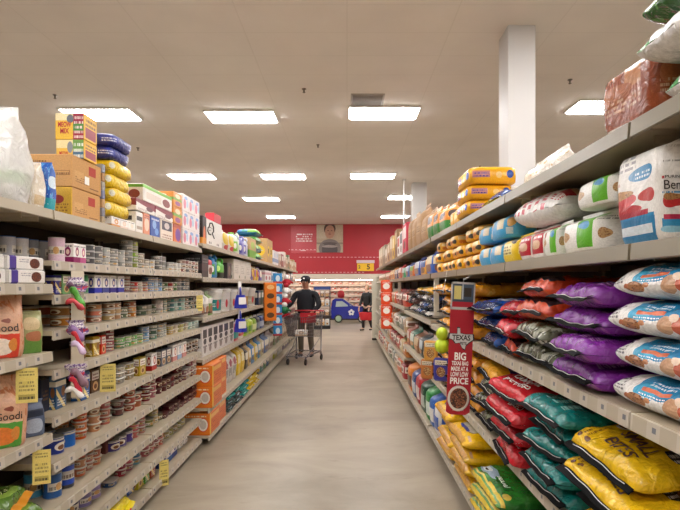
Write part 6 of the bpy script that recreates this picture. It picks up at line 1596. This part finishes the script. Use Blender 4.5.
# ------------------------------------------------------------------ people
M_skin = simple('skin', 'b07c62', .5); M_skin2 = simple('skin_light', 'd0a48c', .5)
def skin_obj(name, nodes, edges, mat, parent, sub=2, smooth=True):
    """nodes: (x, y, z, rx, ry)"""
    me = bpy.data.meshes.new(name); me.from_pydata([n[:3] for n in nodes], edges, [])
    o = bpy.data.objects.new(name, me); COL.objects.link(o)
    m = o.modifiers.new('skin', 'SKIN'); m.use_smooth_shade = True
    sv = me.skin_vertices[0].data
    for i, n in enumerate(nodes): sv[i].radius = (n[3], n[4]); sv[i].use_root = (i == 0)
    s = o.modifiers.new('sub', 'SUBSURF'); s.levels = sub; s.render_levels = sub
    dg = bpy.context.evaluated_depsgraph_get(); dg.update()
    m2 = bpy.data.meshes.new_from_object(o.evaluated_get(dg)); m2.materials.clear(); m2.materials.append(mat)
    for p in m2.polygons: p.use_smooth = True
    o2 = bpy.data.objects.new(name, m2); COL.objects.link(o2); bpy.data.objects.remove(o); bpy.data.meshes.remove(me)
    o2.name = name
    if parent: o2.parent = parent
    return o2
def chain(nodes, edges, start, pts):
    p = start
    for q in pts: nodes.append(q); edges.append((p, len(nodes) - 1)); p = len(nodes) - 1
    return p
def figure(loc, rotz, arms, legs, skin, jacket, pants, shoe, label, head_turn=0.0, scale=1.0, hat=None, hair=None, stocky=1.0, hair_long=False):
    """arms: per side (elbow, wrist, hand direction); legs: per side (knee, ankle, toe)"""
    st_ = stocky
    n = [(0, 0, .95, .135 * st_, .10)]; e = []
    ch = chain(n, e, 0, [(0, 0, 1.08, .13 * st_, .10), (0, 0, 1.26, .155 * st_, .105), (0, .005, 1.40, .13 * st_, .09)])
    nk = chain(n, e, ch, [(0, 0, 1.485, .066, .062), (0, -.015, 1.545, .062, .064)])
    ht = math.sin(head_turn) * .02
    hd = chain(n, e, nk, [(ht, -.03, 1.60, .072, .082), (ht, -.02, 1.665, .086, .094), (ht * .6, -.01, 1.72, .076, .082), (ht * .5, -.005, 1.745, .040, .045)])
    for s, (el, wr, hdv) in zip((-1, 1), arms):
        sh = chain(n, e, ch, [(s * .17 * st_, .005, 1.405, .058, .058), ])
        k = chain(n, e, sh, [(*el, .043, .043), (*wr, .028, .028)])
        w = Vector(wr); hv = Vector(hdv).normalized(); side_v = hv.cross(Vector((0, 0, 1))); side_v = side_v.normalized() if side_v.length > .1 else Vector((0, 1, 0))
        palm = w + hv * .055
        pk = chain(n, e, k, [(*palm, .032, .018)])
        for f in range(4):
            off = side_v * ((f - 1.5) * .019); ln = (.075, .085, .08, .062)[f]
            a = palm + off + hv * .03; b1 = a + hv * ln * .55 + Vector((0, 0, -.01)); c = b1 + hv * ln * .35 + Vector((0, 0, -.025))
            chain(n, e, pk, [(*a, .010, .010), (*b1, .009, .009), (*c, .007, .007)])
        tb = palm - side_v * .03 * s
        chain(n, e, pk, [(*tb, .011, .011), (*(tb + hv * .035 - side_v * .02 * s), .009, .009)])
    for s, (kn, an, to) in zip((-1, 1), legs):
        hp = chain(n, e, 0, [(s * .085, 0, .88, .085, .085)])
        k = chain(n, e, hp, [(*kn, .058, .058), (*an, .038, .038)])
        chain(n, e, k, [(*to, .034, .026)])
    root = skin_obj('person', n, e, skin, None)
    root.location = loc; root.rotation_euler = (0, 0, rotz); root.scale = (scale,) * 3
    # jacket
    jn = [(0, 0, .90, .168 * st_, .135)]; je = []
    jc = chain(jn, je, 0, [(0, 0, 1.05, .165 * st_, .135), (0, 0, 1.25, .185 * st_, .135), (0, .005, 1.40, .15 * st_, .11)])
    chain(jn, je, jc, [(0, .005, 1.475, .085, .08), (0, .0, 1.515, .078, .074)])
    for s, (el, wr, hdv) in zip((-1, 1), arms):
        sh = chain(jn, je, jc, [(s * .18 * st_, .005, 1.40, .078, .078)])
        w = Vector(wr) * .93 + Vector(el) * .07
        chain(jn, je, sh, [(*el, .066, .066), (*w, .044, .044)])
    skin_obj('jacket', jn, je, jacket, root)
    pn = [(0, 0, .95, .15 * st_, .115)]; pe = []
    for s, (kn, an, to) in zip((-1, 1), legs):
        hp = chain(pn, pe, 0, [(s * .088, 0, .86, .098, .098)])
        a2 = Vector(an) + Vector((0, 0, -.02))
        chain(pn, pe, hp, [(*kn, .074, .074), (*a2, .055, .058)])
    skin_obj('trousers', pn, pe, pants, root)
    for s, (kn, an, to) in zip((-1, 1), legs):
        a_ = Vector(an); t_ = Vector(to); hv = (t_ - a_); hv.z = 0; hv.normalize()
        sn = [(*(a_ + Vector((0, 0, -.02))), .048, .05)]; se = []
        chain(sn, se, 0, [(*(a_ + hv * .0 + Vector((0, 0, -.055 + .0))), .045, .045)]); 
        c1 = chain(sn, se, 1, [(*(a_ - hv * .05 + Vector((0, 0, -.06))), .036, .032)])
        chain(sn, se, 1, [(*(t_ * .6 + a_ * .4 + Vector((0, 0, -.012))), .045, .034), (*(t_ + hv * .03 + Vector((0, 0, -.004))), .04, .028)])
        skin_obj('shoe', sn, se, shoe, root)
    # face
    fc = (ht, -.02)
    for s in (-1, 1):
        ey = MB().lathe([(.002, -.011), (.010, -.005), (.0115, 0), (.010, .005), (.002, .011)], 10).build('eye', M_white_ink, root, (fc[0] + s * .030, -.098, 1.655))
        MB().lathe([(.001, -.006), (.006, 0), (.001, .006)], 8).build('pupil', M_ink, ey, (0, -.007, 0))
        MB().tube([(fc[0] + s * .045, -.098, 1.675), (fc[0] + s * .03, -.106, 1.68), (fc[0] + s * .015, -.104, 1.677)], .004, 6).build('eyebrow', hair or M_ink, root)
        MB().lathe([(.004, -.03), (.014, -.02), (.018, 0), (.015, .02), (.005, .03)], 10, sx=.5).build('ear', skin, root, (fc[0] + s * .082, -.01, 1.65))
    MB().tube([(fc[0], -.098, 1.665), (fc[0], -.116, 1.635), (fc[0], -.122, 1.625), (fc[0], -.104, 1.618)], .01, 8, radii=[.007, .011, .013, .009]).build('nose', skin, root)
    MB().tube([(fc[0] - .024, -.099, 1.592), (fc[0], -.107, 1.590), (fc[0] + .024, -.099, 1.592)], .005, 6).build('mouth', simple('lips', '8a4a44', .5), root)
    if hair:
        hb = MB()
        def hp_(a, b):
            th = -PI * .18 + a * PI * 1.36; ph = b * PI * (.62 if not hair_long else .75)
            return (fc[0] * .8 + .096 * math.sin(ph) * math.cos(th), -.01 + .112 * math.sin(ph) * math.sin(th), 1.672 + .098 * math.cos(ph) - (.03 if hair_long and b > .8 else 0))
        hb.grid(hp_, 18, 10, 0); hb.build('hair', hair, root)
    if hat:
        h_ = MB(); h_.lathe([(.106, 0), (.108, .03), (.098, .075), (.06, .105), (.01, .112)], 20, c=(fc[0] * .8, -.012, 1.69), sy=1.12)
        h_.grid(lambda a, b: (fc[0] + (a - .5) * .17 * (1 - .25 * b * b), -.10 - .085 * b * (1 - (2 * a - 1) ** 2 * .5), 1.70 - .018 * b - .012 * (2 * a - 1) ** 2), 10, 4, 0)
        h_.grid(lambda a, b: (fc[0] + (a - .5) * .17 * (1 - .25 * b * b), -.10 - .085 * b * (1 - (2 * a - 1) ** 2 * .5), 1.693 - .018 * b - .012 * (2 * a - 1) ** 2), 10, 4, 0, flip=True)
        h_.build('cap', hat, root)
        MB().prism([(-.02, 0), (.02, 0), (.016, .03), (-.016, .03)], -.004, 0).build('cap_badge', M_white, root, (fc[0], -.128, 1.722))
    tag(root, label, 'person')
    return root
M_navy = simple('navy_jacket', '080a14', .8, bump=.2, bscale=25); M_cap = simple('navy_cap', '0b0d1a', .7); M_khaki = simple('grey_khaki', '6f665a', .8, bump=.15, bscale=25)
M_shoe = simple('dark_shoe', '211e1d', .6); M_hair = simple('dark_hair', '2a211d', .7); M_hair2 = simple('blond_grey_hair', 'a58a6c', .7); M_blkj = simple('black_jacket', '0d0d0f', .55, bump=.2, bscale=25); M_blkp = simple('black_trousers', '1f1f23', .8)
figure((-.93, 11.55, 0), -.25, [((-.33, -.10, 1.16), (-.36, -.34, 1.10), (-.3, -1, -.1)), ((.33, -.05, 1.14), (.24, -.30, 1.00), (-.2, -1, -.25))],
       [((-.11, -.03, .49), (-.12, .03, .09), (-.13, -.13, .035)), ((.11, -.02, .49), (.13, .05, .09), (.15, -.11, .035))], M_skin, M_navy, M_khaki, M_shoe,
       'person in a dark navy jacket and cap standing behind a shopping cart', head_turn=-.2, scale=1.02, hat=M_cap, hair=M_hair, stocky=1.3)
WS = .93
figure((wx(367, 18.3), 18.3, 0), -.75, [((-.26, -.02, 1.13), (-.26, -.16, .92), (0, -.2, -1)), ((.27, .0, 1.14), (.25, -.16, .94), (0, -.3, -1))],
       [((-.09, -.14, .50), (-.10, -.10, .10), (-.10, -.26, .035)), ((.09, .02, .50), (.10, .20, .10), (.10, .06, .04))], M_skin2, M_blkj, M_blkp, M_shoe,
       'person in a black jacket carrying a red shopping basket at the aisle end', scale=WS, hair=M_hair2, hair_long=True)
# red hand basket held in front
hb_ = empty('hand_basket', (wx(366.0, 18.05), 17.98, .40)); hb_.rotation_euler = (0, 0, -.35); tag(hb_, 'red plastic shopping basket held by the person in black', 'basket')
M_rb = simple('basket_red', 'b81c26', .4)
mb = MB()
mb.lathe([(.82, .0), (.84, .01), (1.0, .24), (1.04, .25), (1.04, .27), (.97, .27), (.80, .02)], 32, sx=.235, sy=.16, n=5, close=False); mb.poly([(.19 * (1 if k in (0, 3) else -1), .125 * (1 if k < 2 else -1), .015) for k in range(4)])
mb.build('tub', M_rb, hb_)
for s in (-1, 1): MB().tube([(-.20, s * .05, .27), (-.17, s * .03, .42), (0, s * .012, .47), (.17, s * .03, .42), (.20, s * .05, .27)], .008, 6).build('handle', M_dark, hb_)

# shopping cart
ct = empty('shopping_cart', (-.93, 10.70, 0)); ct.rotation_euler = (0, 0, -.22); ct.scale = (1.12, 1.05, 1.0); tag(ct, 'wire shopping cart with a red handle in front of the person in navy', 'shopping cart')
def rim(y0, w0, y1, w1, z0, z1): return [(-w0, y0, z0), (w0, y0, z0), (w1, y1, z1), (-w1, y1, z1)]
bk = MB()
T = dict(f=(-.47, .215, .97), b=(.40, .285, 1.0)); Bm = dict(f=(-.36, .17, .58), b=(.36, .24, .50))
def lerp(a, b, t): return tuple(a[i] + (b[i] - a[i]) * t for i in range(3))
def corner(s, e, top):
    q = (T if top else Bm)[e]; return (s * q[1], q[0], q[2])
for top in (0, 1):
    bk.tube([corner(-1, 'f', top), corner(1, 'f', top), corner(1, 'b', top), corner(-1, 'b', top)], .007 if top else .005, 6, closed=True)
for k in range(1, 6):
    t = k / 6
    bk.tube([lerp(corner(-1, 'f', 0), corner(-1, 'f', 1), t), lerp(corner(1, 'f', 0), corner(1, 'f', 1), t), lerp(corner(1, 'b', 0), corner(1, 'b', 1), t), lerp(corner(-1, 'b', 0), corner(-1, 'b', 1), t)], .003, 4, closed=True)
for s in (-1, 1):
    for k in range(0, 19):
        t = k / 18; bk.tube([lerp(corner(s, 'f', 0), corner(s, 'b', 0), t), lerp(corner(s, 'f', 1), corner(s, 'b', 1), t)], .0038, 4)
for e_ in ('f', 'b'):
    for k in range(1, 11):
        t = k / 11; bk.tube([lerp(corner(-1, e_, 0), corner(1, e_, 0), t), lerp(corner(-1, e_, 1), corner(1, e_, 1), t)], .0038, 4)
for k in range(1, 11):
    t = k / 11; bk.tube([lerp(corner(-1, 'f', 0), corner(1, 'f', 0), t), lerp(corner(-1, 'b', 0), corner(1, 'b', 0), t)], .0038, 4)
M_cart = simple('cart_wire', '77747a', .3, .85)
bk.build('wire_basket', M_cart, ct)
fm = MB()
for s in (-1, 1):
    fm.tube([(s * .27, .44, 1.05), (s * .25, .42, .55), (s * .25, .40, .20), (s * .19, -.40, .17), (s * .17, -.40, .14)], .012, 8)
    fm.tube([(s * .25, .40, .20), (s * .25, .41, .13)], .012, 8)
    fm.tube([(s * .245, .38, .50), (s * .2, .0, .3), (s * .19, -.36, .18)], .009, 6)
fm.tube([(-.25, .40, .20), (.25, .40, .20)], .01, 6); fm.tube([(-.19, -.40, .17), (.19, -.40, .17)], .01, 6)
for k in range(6): fm.tube([(-.15 + .06 * k, -.38, .18), (-.2 + .08 * k, .38, .20)], .004, 5)
fm.build('frame', M_cart, ct)
MB().tube([(-.29, .46, 1.06), (.29, .46, 1.06)], .018, 10).build('push_bar', simple('cart_red', 'b0202a', .4), ct)
MB().box(-.16, .36, .80, .16, .375, 1.02, 0, .004).build('child_seat_flap', simple('cart_red2', 'a81e28', .4), ct)
for x, y in ((-.25, .41), (.25, .41), (-.17, -.40), (.17, -.40)):
    w_ = MB().lathe([(.05, -.016), (.062, -.012), (.062, .012), (.05, .016)], 18).build('wheel', M_black, ct, (x, y + .02, .062)); w_.rotation_euler = (0, PI / 2, 0)
    MB().box(-.02, -.03, -.0, .02, .03, .012).build('caster_fork', M_cart, ct, (x, y, .128))
gc = MB().box(-.12, -.09, 0, .12, .09, .12, 0, .004).build('grocery_box', [CLAB[1]]); gc.color = lin('c8a888'); gc.location = (-.95, 10.62, .565); gc.rotation_euler = (0, 0, -.1); tag(gc, 'pale grocery box lying in the wire shopping cart', 'box')
